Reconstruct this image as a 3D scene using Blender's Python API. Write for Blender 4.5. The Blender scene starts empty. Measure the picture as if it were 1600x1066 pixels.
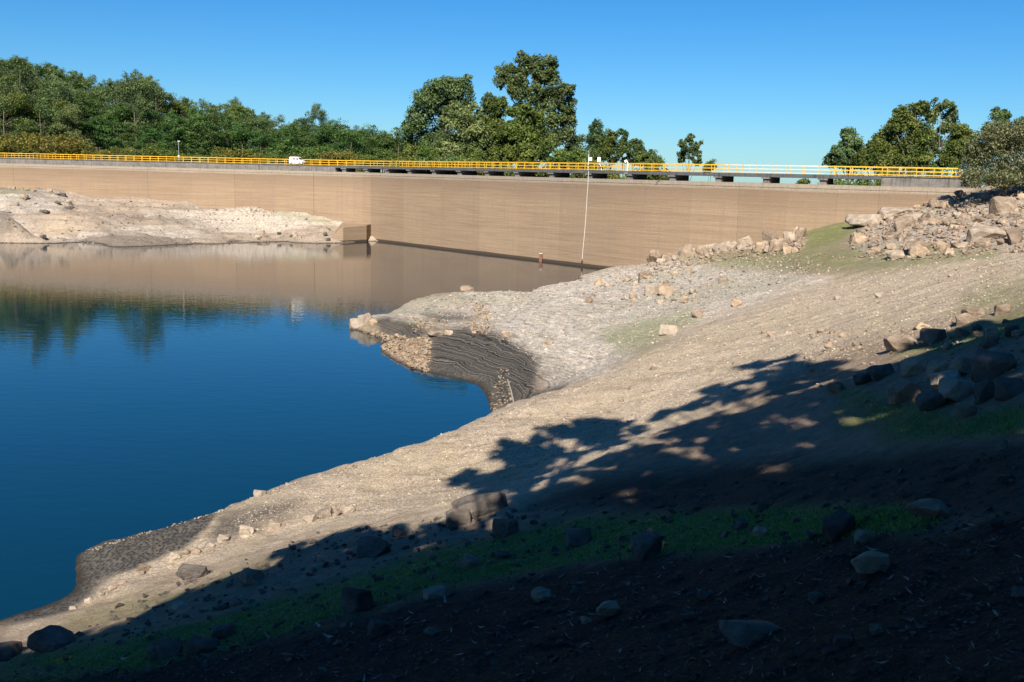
import bpy, bmesh, math, random
import numpy as np
from mathutils import Vector, Matrix, noise as mnoise

# ------------------------------------------------------------------ camera, sky, sun, exposure
scene = bpy.context.scene
COL = scene.collection
F, CX, CY, CZ = 1500.0, 800.0, 533.0, 13.2          # focal length in px of a 1600 px wide frame, eye height over the water
PITCH, ROLL = math.radians(9.8), math.radians(1.43)
fwd = np.array([0, math.cos(PITCH), -math.sin(PITCH)])
up0 = np.array([0, math.sin(PITCH), math.cos(PITCH)])
rt0 = np.array([1.0, 0, 0])
RT = rt0*math.cos(ROLL) + up0*math.sin(ROLL)
UP = up0*math.cos(ROLL) - rt0*math.sin(ROLL)
CAM = np.array([0, 0, CZ])
cd = bpy.data.cameras.new('camera'); cam = bpy.data.objects.new('camera', cd); COL.objects.link(cam)
cd.sensor_width = 36; cd.lens = 36*F/1600; cd.clip_start = 0.1; cd.clip_end = 20000
cam.matrix_world = Matrix(((RT[0], UP[0], -fwd[0], 0), (RT[1], UP[1], -fwd[1], 0), (RT[2], UP[2], -fwd[2], CZ), (0, 0, 0, 1)))
scene.camera = cam

SUN_EL = math.radians(39)
TOSUN = np.array([-0.12, -1.0]); TOSUN = TOSUN/np.linalg.norm(TOSUN)
SUNV = np.array([TOSUN[0]*math.cos(SUN_EL), TOSUN[1]*math.cos(SUN_EL), math.sin(SUN_EL)])
world = bpy.data.worlds.new('World'); scene.world = world; world.use_nodes = True
wn = world.node_tree.nodes; wl = world.node_tree.links
sky = wn.new('ShaderNodeTexSky'); sky.sky_type = 'NISHITA'; sky.sun_disc = False
sky.sun_elevation = SUN_EL; sky.sun_rotation = math.atan2(TOSUN[0], TOSUN[1])
sky.altitude = 300; sky.air_density = 1.0; sky.dust_density = 0.25; sky.ozone_density = 3.0
hs = wn.new('ShaderNodeHueSaturation'); hs.inputs['Saturation'].default_value = 1.15
air = wn.new('ShaderNodeMix'); air.data_type = 'RGBA'; air.blend_type = 'MULTIPLY'; air.inputs[0].default_value = 1.0; air.inputs[7].default_value = (.51, .77, 1.02, 1)   # a deep clean blue sky
wl.new(sky.outputs[0], air.inputs[6]); wl.new(air.outputs[2], hs.inputs['Color'])
bg = wn['Background']; bg.inputs['Strength'].default_value = 0.058
wl.new(hs.outputs[0], bg.inputs['Color'])
sd = bpy.data.lights.new('sun', 'SUN'); sd.energy = 5.0; sd.angle = math.radians(0.53); sd.color = (1.0, 0.93, 0.82)
sun = bpy.data.objects.new('sun', sd); COL.objects.link(sun); sun.location = (-10, -60, 80)
sun.rotation_euler = Vector(-SUNV).to_track_quat('-Z', 'Y').to_euler()
scene.view_settings.view_transform = 'Standard'; scene.view_settings.look = 'None'
scene.view_settings.exposure = 0.92; scene.view_settings.gamma = 1.0

rng = np.random.default_rng(7); random.seed(7)

# ------------------------------------------------------------------ geometry of the view, used to read places off the photograph
def ray(px, py):
    return fwd + RT*((px-CX)/F) + UP*((CY-py)/F)
def at_z(px, py, z):
    r = ray(px, py); t = (z-CZ)/r[2]; return CAM + r*t
def at_d(px, py, d):
    r = ray(px, py); return CAM + r*(d/r[1])
def project(P):
    v = P - CAM; d = v@fwd; d = np.where(np.abs(d) < .2, .2, d)
    return CX + F*(v@RT)/d, CY - F*(v@UP)/d, d
def hor(px): return 274 + 0.025*(px-800)

# ------------------------------------------------------------------ noise
def _hash(ix, iy, s):
    h = (ix.astype(np.int64)*374761393 + iy.astype(np.int64)*668265263 + s*974634777) & 0x7fffffff
    h = ((h ^ (h >> 13))*1274126177) & 0x7fffffff
    return ((h ^ (h >> 16)) & 0xffff)/65535.0
def vnoise(x, y, s=0):
    ix = np.floor(x); iy = np.floor(y); fx = x-ix; fy = y-iy
    fx = fx*fx*(3-2*fx); fy = fy*fy*(3-2*fy)
    a = _hash(ix, iy, s); b = _hash(ix+1, iy, s); c = _hash(ix, iy+1, s); d = _hash(ix+1, iy+1, s)
    return (a*(1-fx)+b*fx)*(1-fy) + (c*(1-fx)+d*fx)*fy - 0.5
def fbm(x, y, s=0, o=4):
    r = 0; a = 1.0; x = np.asarray(x, float); y = np.asarray(y, float)
    for k in range(o):
        r = r + a*vnoise(x*2**k+k*17.3, y*2**k-k*9.1, s+k); a *= .5
    return r
def sstep(a, b, x):
    t = np.clip((x-a)/(b-a), 0, 1); return t*t*(3-2*t)

# ------------------------------------------------------------------ materials
def newmat(name):
    m = bpy.data.materials.new(name); m.use_nodes = True
    nt = m.node_tree; return m, nt, nt.nodes, nt.links, nt.nodes['Principled BSDF']
def node(ns, t, **kw):
    n = ns.new(t)
    for k, v in kw.items(): setattr(n, k, v)
    return n
def noise_n(ns, ls, vec, scale, detail=6, rough=.6, dist=0):
    n = ns.new('ShaderNodeTexNoise'); n.inputs['Scale'].default_value = scale; n.inputs['Detail'].default_value = detail
    n.inputs['Roughness'].default_value = rough; n.inputs['Distortion'].default_value = dist
    if vec is not None: ls.new(vec, n.inputs['Vector'])
    return n.outputs['Fac']
def ramp(ns, ls, fac, stops, interp='LINEAR'):
    n = ns.new('ShaderNodeValToRGB'); n.color_ramp.interpolation = interp
    e = n.color_ramp.elements
    while len(e) < len(stops): e.new(.5)
    for k, (p, c) in enumerate(stops):
        e[k].position = p; e[k].color = (c[0], c[1], c[2], 1) if not isinstance(c, (int, float)) else (c, c, c, 1)
    ls.new(fac, n.inputs['Fac']); return n.outputs['Color']
def mix(ns, ls, fac, a, b, mode='MIX'):
    n = ns.new('ShaderNodeMix'); n.data_type = 'RGBA'; n.blend_type = mode
    for sock, v in ((n.inputs['Factor'], fac), (n.inputs['A'], a), (n.inputs['B'], b)):
        pass
    fi, ai, bi = n.inputs[0], n.inputs[6], n.inputs[7]
    for s, v in ((fi, fac), (ai, a), (bi, b)):
        if isinstance(v, (int, float)): s.default_value = v if s is fi else (v, v, v, 1)
        elif isinstance(v, tuple): s.default_value = (v[0], v[1], v[2], 1)
        else: ls.new(v, s)
    return n.outputs[2]
def math_n(ns, ls, op, a, b=0.0, clamp=False):
    n = ns.new('ShaderNodeMath'); n.operation = op; n.use_clamp = clamp
    for s, v in ((n.inputs[0], a), (n.inputs[1], b)):
        if isinstance(v, (int, float)): s.default_value = v
        else: ls.new(v, s)
    return n.outputs[0]
def bump_n(ns, ls, h, strength, dist, prev=None):
    n = ns.new('ShaderNodeBump'); n.inputs['Strength'].default_value = strength; n.inputs['Distance'].default_value = dist
    ls.new(h, n.inputs['Height'])
    if prev is not None: ls.new(prev, n.inputs['Normal'])
    return n.outputs['Normal']
def pos_n(ns): return ns.new('ShaderNodeNewGeometry').outputs['Position']
def scaled(ns, ls, vec, sx, sy, sz):
    n = ns.new('ShaderNodeMapping'); n.inputs['Scale'].default_value = (sx, sy, sz); ls.new(vec, n.inputs['Vector']); return n.outputs[0]
def sep(ns, ls, vec):
    n = ns.new('ShaderNodeSeparateXYZ'); ls.new(vec, n.inputs[0]); return n.outputs

def ground_material():
    m, nt, ns, ls, B = newmat('bank_soil')
    p = pos_n(ns)
    a1 = node(ns, 'ShaderNodeAttribute', attribute_name='mask'); a2 = node(ns, 'ShaderNodeAttribute', attribute_name='mask2')
    s1 = ns.new('ShaderNodeSeparateColor'); ls.new(a1.outputs['Color'], s1.inputs[0])
    s2 = ns.new('ShaderNodeSeparateColor'); ls.new(a2.outputs['Color'], s2.inputs[0])
    n1 = noise_n(ns, ls, p, .35, 8, .65); n2 = noise_n(ns, ls, p, 2.5, 8, .7); n3 = noise_n(ns, ls, p, 14, 6, .75); n4 = noise_n(ns, ls, p, 45, 3, .8)
    mp = ns.new('ShaderNodeMapping'); mp.inputs['Rotation'].default_value = (0, 0, math.radians(-48)); mp.inputs['Scale'].default_value = (.12, 1.5, .4); ls.new(p, mp.inputs['Vector'])
    st_ = noise_n(ns, ls, mp.outputs[0], 1.0, 8, .72, .4)
    soil = ramp(ns, ls, n2, [(.25, (.20, .145, .10)), (.5, (.33, .25, .175)), (.75, (.45, .36, .26))])
    soil = mix(ns, ls, ramp(ns, ls, n1, [(.4, 0.), (.65, .6)]), soil, (.40, .29, .215))
    # pale dried silt
    pale = ramp(ns, ls, n2, [(.34, (.33, .28, .225)), (.5, (.55, .485, .405)), (.64, (.70, .635, .545))])
    c = mix(ns, ls, math_n(ns, ls, 'MULTIPLY', s1.outputs[2], ramp(ns, ls, n3, [(.25, .6), (.5, 1.)])), soil, pale)
    # gravel track
    tr = ramp(ns, ls, n3, [(.36, (.31, .235, .17)), (.5, (.57, .455, .335)), (.63, (.78, .65, .51))])
    tr = mix(ns, ls, ramp(ns, ls, n1, [(.45, 0.), (.6, .55)]), tr, (.53, .435, .285))
    tr = mix(ns, ls, .8, tr, mix(ns, ls, 1., tr, ramp(ns, ls, st_, [(.36, (.70, .66, .60)), (.5, (1., 1., 1.)), (.62, (1.14, 1.12, 1.08))]), 'MULTIPLY'))
    c = mix(ns, ls, s2.outputs[0], c, tr)
    # stones too small to be modelled
    vo = ns.new('ShaderNodeTexVoronoi'); vo.inputs['Scale'].default_value = 3.2; ls.new(p, vo.inputs['Vector'])
    vo2 = ns.new('ShaderNodeTexVoronoi'); vo2.inputs['Scale'].default_value = 9; ls.new(p, vo2.inputs['Vector'])
    st = mix(ns, ls, .5, ramp(ns, ls, sep(ns, ls, vo2.outputs['Color'])[0], [(0, .55), (1, 1.25)]), ramp(ns, ls, sep(ns, ls, vo.outputs['Color'])[0], [(0, .7), (1, 1.2)]))
    c = mix(ns, ls, .55, c, mix(ns, ls, 1., c, st, 'MULTIPLY'))
    # brown litter of dead leaves, colour deepened to paint in the foreground shade
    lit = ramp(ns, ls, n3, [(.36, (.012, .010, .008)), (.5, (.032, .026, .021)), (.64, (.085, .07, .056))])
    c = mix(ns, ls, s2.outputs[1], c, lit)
    # grass
    gr = ramp(ns, ls, n3, [(.36, (.07, .105, .02)), (.5, (.16, .20, .05)), (.64, (.33, .33, .14))])
    gf = math_n(ns, ls, 'MULTIPLY', s1.outputs[1], ramp(ns, ls, mix(ns, ls, .5, n2, n3), [(.42, .0), (.52, 1.)]))
    c = mix(ns, ls, gf, c, gr)
    # dark mud
    z = sep(ns, ls, p)[2]
    lev = ns.new('ShaderNodeTexNoise'); lev.noise_dimensions = '1D'; lev.inputs['Scale'].default_value = 22; lev.inputs['Detail'].default_value = 5
    zz = math_n(ns, ls, 'ADD', z, math_n(ns, ls, 'MULTIPLY', noise_n(ns, ls, p, .12, 3, .5), .6)); ls.new(zz, lev.inputs['W'])
    mud = ramp(ns, ls, lev.outputs['Fac'], [(.34, (.042, .037, .033)), (.48, (.085, .075, .065)), (.58, (.135, .12, .103)), (.68, (.23, .205, .17))])
    mud = mix(ns, ls, ramp(ns, ls, n3, [(.35, .5), (.6, 0.)]), mud, (.025, .023, .022))
    mudn = ramp(ns, ls, mix(ns, ls, .5, n3, vo2.outputs['Distance']), [(.25, (.025, .023, .021)), (.42, (.06, .054, .048)), (.6, (.15, .135, .115))])
    mud = mix(ns, ls, s2.outputs[2], mudn, mud)
    c = mix(ns, ls, s1.outputs[0], c, mud)
    # tide lines on the silt
    tl = ramp(ns, ls, lev.outputs['Fac'], [(.34, .5), (.45, 1.), (.7, 1.15)])
    c = mix(ns, ls, math_n(ns, ls, 'MULTIPLY', s2.outputs[2], .7), c, mix(ns, ls, 1., c, tl, 'MULTIPLY'))
    # wet rim at the water
    wet = ramp(ns, ls, math_n(ns, ls, 'ADD', z, math_n(ns, ls, 'MULTIPLY', n2, .25)), [(.14, .0), (.3, 1.)])
    c = mix(ns, ls, wet, (.05, .04, .03), c)
    c = mix(ns, ls, ramp(ns, ls, n4, [(.36, .6), (.46, 0.)]), c, mix(ns, ls, 1., c, (.45, .42, .4), 'MULTIPLY'))
    ls.new(c, B.inputs['Base Color']); B.inputs['Roughness'].default_value = .95; B.inputs['Specular IOR Level'].default_value = .15
    b = bump_n(ns, ls, n2, .6, .5); b = bump_n(ns, ls, n3, .8, .16, b); b = bump_n(ns, ls, vo2.outputs['Distance'], .35, .05, b); b = bump_n(ns, ls, n4, .5, .03, b)
    ls.new(b, B.inputs['Normal']); return m

def rock_material(name, c0, c1, c2, moss=0.0):
    m, nt, ns, ls, B = newmat(name)
    oi = ns.new('ShaderNodeObjectInfo'); tc = ns.new('ShaderNodeTexCoord').outputs['Object']; p = pos_n(ns)
    n1 = noise_n(ns, ls, p, 1.4, 7, .65); n2 = noise_n(ns, ls, p, 9, 6, .7); n3 = noise_n(ns, ls, p, 40, 3, .8)
    c = ramp(ns, ls, n1, [(.3, c0), (.5, c1), (.72, c2)])
    c = mix(ns, ls, .5, c, mix(ns, ls, 1., c, ramp(ns, ls, n2, [(.3, .55), (.6, 1.2)]), 'MULTIPLY'))
    c = mix(ns, ls, .6, c, mix(ns, ls, 1., c, ramp(ns, ls, oi.outputs['Random'], [(0, (.55, .52, .5)), (.5, (.85, .81, .77)), (1, (1.15, 1.12, 1.07))]), 'MULTIPLY'))
    c = mix(ns, ls, ramp(ns, ls, n3, [(.34, .5), (.46, 0.)]), c, (.09, .075, .06))
    ls.new(c, B.inputs['Base Color']); B.inputs['Roughness'].default_value = .9; B.inputs['Specular IOR Level'].default_value = .2
    b = bump_n(ns, ls, n1, .6, .25); b = bump_n(ns, ls, n2, .7, .07, b); b = bump_n(ns, ls, n3, .4, .02, b); ls.new(b, B.inputs['Normal'])
    return m

def leaf_material(name, cdark, cmid, clight, trans=.34, rough=.55):
    m, nt, ns, ls, B = newmat(name)
    at = node(ns, 'ShaderNodeAttribute', attribute_name='tint'); oi = ns.new('ShaderNodeObjectInfo')
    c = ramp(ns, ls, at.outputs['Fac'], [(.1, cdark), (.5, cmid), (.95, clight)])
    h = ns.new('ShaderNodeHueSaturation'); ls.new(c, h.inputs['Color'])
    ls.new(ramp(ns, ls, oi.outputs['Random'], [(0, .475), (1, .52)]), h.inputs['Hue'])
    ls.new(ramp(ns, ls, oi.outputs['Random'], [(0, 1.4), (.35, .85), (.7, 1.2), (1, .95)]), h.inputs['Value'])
    ls.new(h.outputs[0], B.inputs['Base Color']); B.inputs['Roughness'].default_value = rough; B.inputs['Specular IOR Level'].default_value = .25
    t = ns.new('ShaderNodeBsdfTranslucent'); ls.new(mix(ns, ls, 1., h.outputs[0], (1.2, 1.25, .7), 'MULTIPLY'), t.inputs['Color'])
    mx = ns.new('ShaderNodeMixShader'); mx.inputs[0].default_value = trans
    ls.new(B.outputs[0], mx.inputs[1]); ls.new(t.outputs[0], mx.inputs[2]); ls.new(mx.outputs[0], ns['Material Output'].inputs['Surface'])
    return m

def plain(name, c, rough=.6, metal=0.0, nscale=8, amt=.25, bump=.0):
    m, nt, ns, ls, B = newmat(name); p = pos_n(ns)
    n = noise_n(ns, ls, p, nscale, 6, .65)
    k = tuple(v*(1-amt) for v in c); l = tuple(min(1, v*(1+amt*.6)) for v in c)
    ls.new(ramp(ns, ls, n, [(.3, k), (.7, l)]), B.inputs['Base Color']); B.inputs['Roughness'].default_value = rough; B.inputs['Metallic'].default_value = metal
    if bump: ls.new(bump_n(ns, ls, n, bump, .05), B.inputs['Normal'])
    return m

def dam_material(name, base_lo, base_hi):
    m, nt, ns, ls, B = newmat(name); p = pos_n(ns); z = sep(ns, ls, p)[2]
    n1 = noise_n(ns, ls, scaled(ns, ls, p, .12, .12, .5), 1, 7, .6)
    hz = noise_n(ns, ls, scaled(ns, ls, p, .10, .10, 3.6), 1, 9, .70, .35)
    n3 = noise_n(ns, ls, p, 4, 8, .75); vs = noise_n(ns, ls, scaled(ns, ls, p, 1.6, 1.6, .06), 1, 6, .65)
    oi = ns.new('ShaderNodeObjectInfo')
    c = ramp(ns, ls, hz, [(.32, tuple(v*.9 for v in base_lo)), (.5, tuple((a+b)/2 for a, b in zip(base_lo, base_hi))), (.68, tuple(v*1.04 for v in base_hi))])
    c = mix(ns, ls, ramp(ns, ls, n1, [(.36, 0.), (.66, .45)]), c, (.30, .218, .138))
    c = mix(ns, ls, ramp(ns, ls, n3, [(.35, .3), (.55, 0.)]), c, (.17, .115, .078))
    c = mix(ns, ls, .6, c, mix(ns, ls, 1., c, ramp(ns, ls, oi.outputs['Random'], [(0, (.86, .84, .82)), (1, (1.08, 1.07, 1.05))]), 'MULTIPLY'))
    # brown band just under the top, then bare grey cream concrete above the old water line
    zz = math_n(ns, ls, 'ADD', z, math_n(ns, ls, 'MULTIPLY', math_n(ns, ls, 'SUBTRACT', n1, .5), .5))
    dk = ramp(ns, ls, math_n(ns, ls, 'DIVIDE', zz, 13.0), [(.70, 0.), (.90, .55), (.925, .6), (.95, 0.)])
    c = mix(ns, ls, dk, c, (.16, .11, .075))
    top = ramp(ns, ls, math_n(ns, ls, 'DIVIDE', zz, 13.0), [(.925, 0.), (.95, 1.)])
    c = mix(ns, ls, top, c, ramp(ns, ls, n3, [(.3, (.20, .162, .122)), (.6, (.31, .255, .195))]))
    # lift joints of the poured concrete every 1.2 m
    fr = math_n(ns, ls, 'FRACT', math_n(ns, ls, 'DIVIDE', z, 1.2))
    ln = ramp(ns, ls, fr, [(0., 1.), (.045, 0.), (.98, 0.), (1., 1.)])
    c = mix(ns, ls, math_n(ns, ls, 'MULTIPLY', ln, ramp(ns, ls, hz, [(.36, .12), (.56, .6)])), c, (.15, .11, .08))
    c = mix(ns, ls, ramp(ns, ls, vs, [(.5, 0.), (.68, .5)]), c, (.21, .16, .115))
    wet = ramp(ns, ls, math_n(ns, ls, 'ADD', z, math_n(ns, ls, 'MULTIPLY', n1, .2)), [(.42, 1.), (.55, 0.)])
    c = mix(ns, ls, wet, c, (.06, .042, .028))
    ls.new(c, B.inputs['Base Color']); B.inputs['Roughness'].default_value = .9; B.inputs['Specular IOR Level'].default_value = .2
    b = bump_n(ns, ls, hz, .4, .12); b = bump_n(ns, ls, n3, .4, .05, b); b = bump_n(ns, ls, ln, -.4, .06, b); ls.new(b, B.inputs['Normal'])
    return m

def grey_concrete(name, lo, hi):
    m, nt, ns, ls, B = newmat(name); p = pos_n(ns)
    n1 = noise_n(ns, ls, scaled(ns, ls, p, .5, .5, 1.4), 1, 8, .7); n2 = noise_n(ns, ls, scaled(ns, ls, p, 3, 3, .3), 1, 6, .7)
    c = ramp(ns, ls, n1, [(.3, lo), (.7, hi)]); c = mix(ns, ls, ramp(ns, ls, n2, [(.5, 0.), (.68, .75)]), c, tuple(v*.35 for v in lo))
    ls.new(c, B.inputs['Base Color']); B.inputs['Roughness'].default_value = .92; ls.new(bump_n(ns, ls, n1, .4, .06), B.inputs['Normal']); return m

def water_material():
    m, nt, ns, ls, B = newmat('lake_water'); p = pos_n(ns)
    n1 = noise_n(ns, ls, scaled(ns, ls, p, .55, 1.3, 1), 1.0, 3, .55, .2); n2 = noise_n(ns, ls, scaled(ns, ls, p, 2.2, 5., 1), 1.0, 2, .5)
    n0 = noise_n(ns, ls, scaled(ns, ls, p, .03, .05, 1), 1.0, 3, .5)
    B.inputs['Base Color'].default_value = (.001, .019, .031, 1); B.inputs['Roughness'].default_value = .015; B.inputs['IOR'].default_value = 1.6
    b = bump_n(ns, ls, n1, .011, 1.); b = bump_n(ns, ls, n2, .006, .5, b); ls.new(b, B.inputs['Normal']); return m

M = {}
M['ground'] = ground_material()
M['rock'] = rock_material('granite', (.15, .112, .082), (.265, .202, .148), (.39, .31, .235))
M['rockpale'] = rock_material('pale_granite', (.215, .172, .13), (.345, .282, .218), (.49, .415, .33))
M['grit'] = rock_material('grit_stone', (.32, .25, .19), (.50, .41, .32), (.70, .60, .49))
M['rocktan'] = rock_material('ochre_stone', (.24, .17, .11), (.38, .285, .195), (.52, .415, .30))
M['rockdark'] = rock_material('dark_stone', (.05, .043, .038), (.11, .094, .08), (.21, .18, .155))
M['euc'] = leaf_material('eucalyptus_leaf', (.026, .048, .016), (.076, .115, .038), (.165, .21, .076))
M['euc2'] = leaf_material('bright_eucalyptus_leaf', (.026, .048, .010), (.085, .125, .024), (.17, .205, .05))
M['pine'] = leaf_material('pine_needles', (.016, .040, .011), (.055, .108, .024), (.12, .185, .05))
M['shrub'] = leaf_material('autumn_shrub_leaf', (.04, .05, .011), (.12, .12, .024), (.21, .175, .035))
M['willow'] = leaf_material('grey_willow_leaf', (.05, .06, .024), (.135, .15, .065), (.27, .28, .15))
M['bark'] = plain('bark', (.135, .115, .092), .9, 0, 5, .5, .5)
M['dam'] = dam_material('stained_dam_concrete', (.225, .156, .102), (.305, .217, .144))
M['grey'] = grey_concrete('weathered_parapet_concrete', (.095, .088, .08), (.20, .18, .16))
M['deck'] = grey_concrete('deck_concrete', (.055, .055, .055), (.10, .10, .10))
M['pier'] = grey_concrete('pier_concrete', (.10, .095, .09), (.20, .185, .17))
M['yellow'] = plain('yellow_rail_paint', (.68, .37, .022), .55, 0, 1.2, .3)
M['paleyellow'] = plain('sky_washed_rail_paint', (.64, .61, .54), .55, 0, 1.2, .2)  # same yellow rails, colour paled to imitate their washed-out look against bright sky
M['white'] = plain('white_paint', (.80, .80, .78), .4, 0, 5, .06)
M['steelwhite'] = plain('weathered_white_cable', (.62, .60, .56), .6)
M['rubber'] = plain('black_rubber', (.02, .02, .02), .8)
M['darkglass'] = plain('dark_glass', (.015, .018, .022), .08)
M['steel'] = plain('galvanised_steel', (.45, .45, .44), .45, .7)
M['rust'] = plain('rusty_iron', (.20, .075, .045), .85, 0, 20, .5)
M['darkwood'] = plain('weathered_timber', (.09, .075, .06), .9, 0, 12, .4)
M['palewood'] = plain('bleached_timber', (.55, .49, .40), .85, 0, 12, .25)
M['greywood'] = plain('grey_timber', (.33, .285, .23), .9, 0, 12, .25)
M['lamp'] = plain('lamp_glass', (.6, .6, .58), .2)
M['red'] = plain('red_lens', (.45, .03, .02), .3)
M['water'] = water_material()
M['asphalt'] = plain('road_asphalt', (.06, .06, .06), .9, 0, 15, .3)

# ------------------------------------------------------------------ object helpers
def mesh_obj(name, verts, faces, mat, parent=None, smooth=False, link=True):
    me = bpy.data.meshes.new(name); me.from_pydata([tuple(v) for v in verts], [], [tuple(f) for f in faces]); me.update()
    if mat is not None: me.materials.append(mat)
    if smooth: me.shade_smooth()
    o = bpy.data.objects.new(name, me)
    if link: COL.objects.link(o)
    if parent: o.parent = parent
    return o
def tag(o, label=None, cat=None, group=None, kind=None):
    if label: o['label'] = label
    if cat: o['category'] = cat
    if group: o['group'] = group
    if kind: o['kind'] = kind
    return o
def empty(name, loc=(0, 0, 0), label=None, cat=None, group=None):
    o = bpy.data.objects.new(name, None); o.empty_display_size = .3; COL.objects.link(o); o.location = Vector(tuple(loc)); return tag(o, label, cat, group)
class MB:
    def __init__(s): s.v = []; s.f = []
    def box(s, c, e, ax=None):
        c = np.array(c, float); ax = np.eye(3) if ax is None else ax; n = len(s.v)
        for sx in (-1, 1):
            for sy in (-1, 1):
                for sz in (-1, 1): s.v.append(c + ax[0]*sx*e[0] + ax[1]*sy*e[1] + ax[2]*sz*e[2])
        for q in ((0, 1, 3, 2), (4, 6, 7, 5), (0, 4, 5, 1), (2, 3, 7, 6), (0, 2, 6, 4), (1, 5, 7, 3)): s.f.append([n+i for i in q])
        return s
    def tube(s, pts, rad, k=6, cap=True):
        pts = [np.array(p, float) for p in pts]; n0 = len(s.v)
        if isinstance(rad, (int, float)): rad = [rad]*len(pts)
        for i, p in enumerate(pts):
            d = pts[min(i+1, len(pts)-1)] - pts[max(i-1, 0)]; d = d/(np.linalg.norm(d)+1e-9)
            a = np.cross(d, [0, 0, 1.] if abs(d[2]) < .9 else [1., 0, 0]); a /= np.linalg.norm(a); b = np.cross(d, a)
            for j in range(k):
                t = 2*math.pi*j/k; s.v.append(p + (a*math.cos(t)+b*math.sin(t))*rad[i])
        for i in range(len(pts)-1):
            for j in range(k):
                s.f.append([n0+i*k+j, n0+i*k+(j+1) % k, n0+(i+1)*k+(j+1) % k, n0+(i+1)*k+j])
        if cap:
            s.f.append([n0+j for j in range(k)]); s.f.append([n0+(len(pts)-1)*k+j for j in reversed(range(k))])
        return s
    def build(s, name, mat, parent=None, smooth=False):
        o = mesh_obj(name, s.v, s.f, mat, None, smooth)
        bm = bmesh.new(); bm.from_mesh(o.data); bmesh.ops.recalc_face_normals(bm, faces=bm.faces); bm.to_mesh(o.data); bm.free()
        if parent is not None: o.parent = parent
        return o
ORD = ['zeroth', 'first', 'second', 'third', 'fourth', 'fifth', 'sixth', 'seventh', 'eighth', 'ninth', 'tenth', 'eleventh', 'twelfth', 'thirteenth', 'fourteenth', 'fifteenth', 'sixteenth', 'seventeenth', 'eighteenth', 'nineteenth']
TENS = ['', '', 'twenty', 'thirty', 'forty', 'fifty', 'sixty', 'seventy', 'eighty', 'ninety']
def ordinal(n):
    if n < 20: return ORD[n]
    if n >= 100: return 'hundred-and-' + ordinal(n-100) if n > 100 else 'hundredth'
    return (TENS[n//10][:-1]+'ieth') if n % 10 == 0 else TENS[n//10]+'-'+ORD[n % 10]

# ------------------------------------------------------------------ plan of the dam (upstream face at the crest)
LIP = 13.0
_dp = [(-260, 6.55), (0, 7.0), (200, 7.28), (400, 7.58), (520, 7.82), (587, 8.05), (700, 8.85), (830, 9.78), (960, 10.7), (1080, 11.45), (1200, 12.1), (1300, 12.55), (1400, 12.95), (1530, 13.45)]
_pts = np.array([at_d(x, hor(x), F/s)[:2] for x, s in _dp])
def catmull(P, n=14):
    out = []
    Q = np.vstack([2*P[0]-P[1], P, 2*P[-1]-P[-2]])
    for i in range(1, len(Q)-2):
        for t in np.linspace(0, 1, n, endpoint=False):
            a, b, c, d = Q[i-1], Q[i], Q[i+1], Q[i+2]
            out.append(.5*((2*b)+(-a+c)*t+(2*a-5*b+4*c-d)*t*t+(-a+3*b-3*c+d)*t**3))
    out.append(P[-1]); return np.array(out)
DAM = catmull(_pts); _seg = np.linalg.norm(np.diff(DAM, axis=0), axis=1); DS = np.concatenate([[0], np.cumsum(_seg)]); DL = DS[-1]
def dam_at(s, off=0.0):
    """point on the dam line at arc length s, offset downstream"""
    s = min(max(s, 0), DL); x = np.interp(s, DS, DAM[:, 0]); y = np.interp(s, DS, DAM[:, 1])
    e = .6; x0 = np.interp(max(s-e, 0), DS, DAM[:, 0]); x1 = np.interp(min(s+e, DL), DS, DAM[:, 0]); y0 = np.interp(max(s-e, 0), DS, DAM[:, 1]); y1 = np.interp(min(s+e, DL), DS, DAM[:, 1])
    t = np.array([x1-x0, y1-y0]); t /= np.linalg.norm(t); n = np.array([-t[1], t[0]])
    return np.array([x, y]) + n*off, t, n
_su, _, _ = project(np.column_stack([DAM, np.full(len(DAM), LIP)]))
def dam_s(px): return float(np.interp(px, _su, DS))

# ------------------------------------------------------------------ the near bank: height field through points read off the photograph
CP = []
def P(px, py, z): CP.append(at_z(px, py, z))
def D(px, py, d): CP.append(at_d(px, py, d))
def W(x, y, z): CP.append(np.array([x, y, z], float))
# waterline, left foot of the track and the spit
for a in [(0, 968, 0), (60, 950, 0), (112, 925, .0), (118, 880, 0)]: P(*a)
for a in [(0, 1000, .55), (0, 1066, 2.3), (100, 985, .9), (100, 1066, 3.1), (200, 905, .65), (200, 960, 1.7), (200, 1066, 4.0)]: P(*a)
CREST = [(135, 860, .35), (230, 830, .6), (330, 800, .85), (420, 768, 1.05), (500, 743, 1.2), (600, 715, 1.4), (700, 683, 1.6), (760, 656, 1.85), (820, 632, 2.15), (880, 608, 2.5), (940, 578, 2.95), (1000, 550, 3.4), (1060, 522, 3.8)]
for a in CREST: P(*a)
for (px, py, z) in CREST[:8]:
    q = at_z(px, py, z); r = q[:2]/np.linalg.norm(q[:2])
    nrm = np.array([-.55, .83])
    for dd, zz in ((1.6, -.35), (5, -1.3)): W(q[0]+nrm[0]*dd, q[1]+nrm[1]*dd, zz)
for a in [(300, 866, 1.0), (420, 832, 1.5), (500, 812, 1.9), (600, 800, 2.6), (600, 760, 1.8), (700, 735, 2.1), (700, 785, 3.1), (800, 780, 3.9), (800, 700, 2.6), (880, 650, 2.9), (900, 720, 3.6)]: P(*a)
for a in [(400, 900, 2.9), (400, 980, 4.2), (400, 1066, 5.6), (560, 900, 3.9), (560, 1066, 6.9), (700, 880, 4.9), (700, 960, 6.3), (700, 1066, 8.0), (850, 860, 5.4), (850, 1066, 8.8)]: P(*a)
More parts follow.
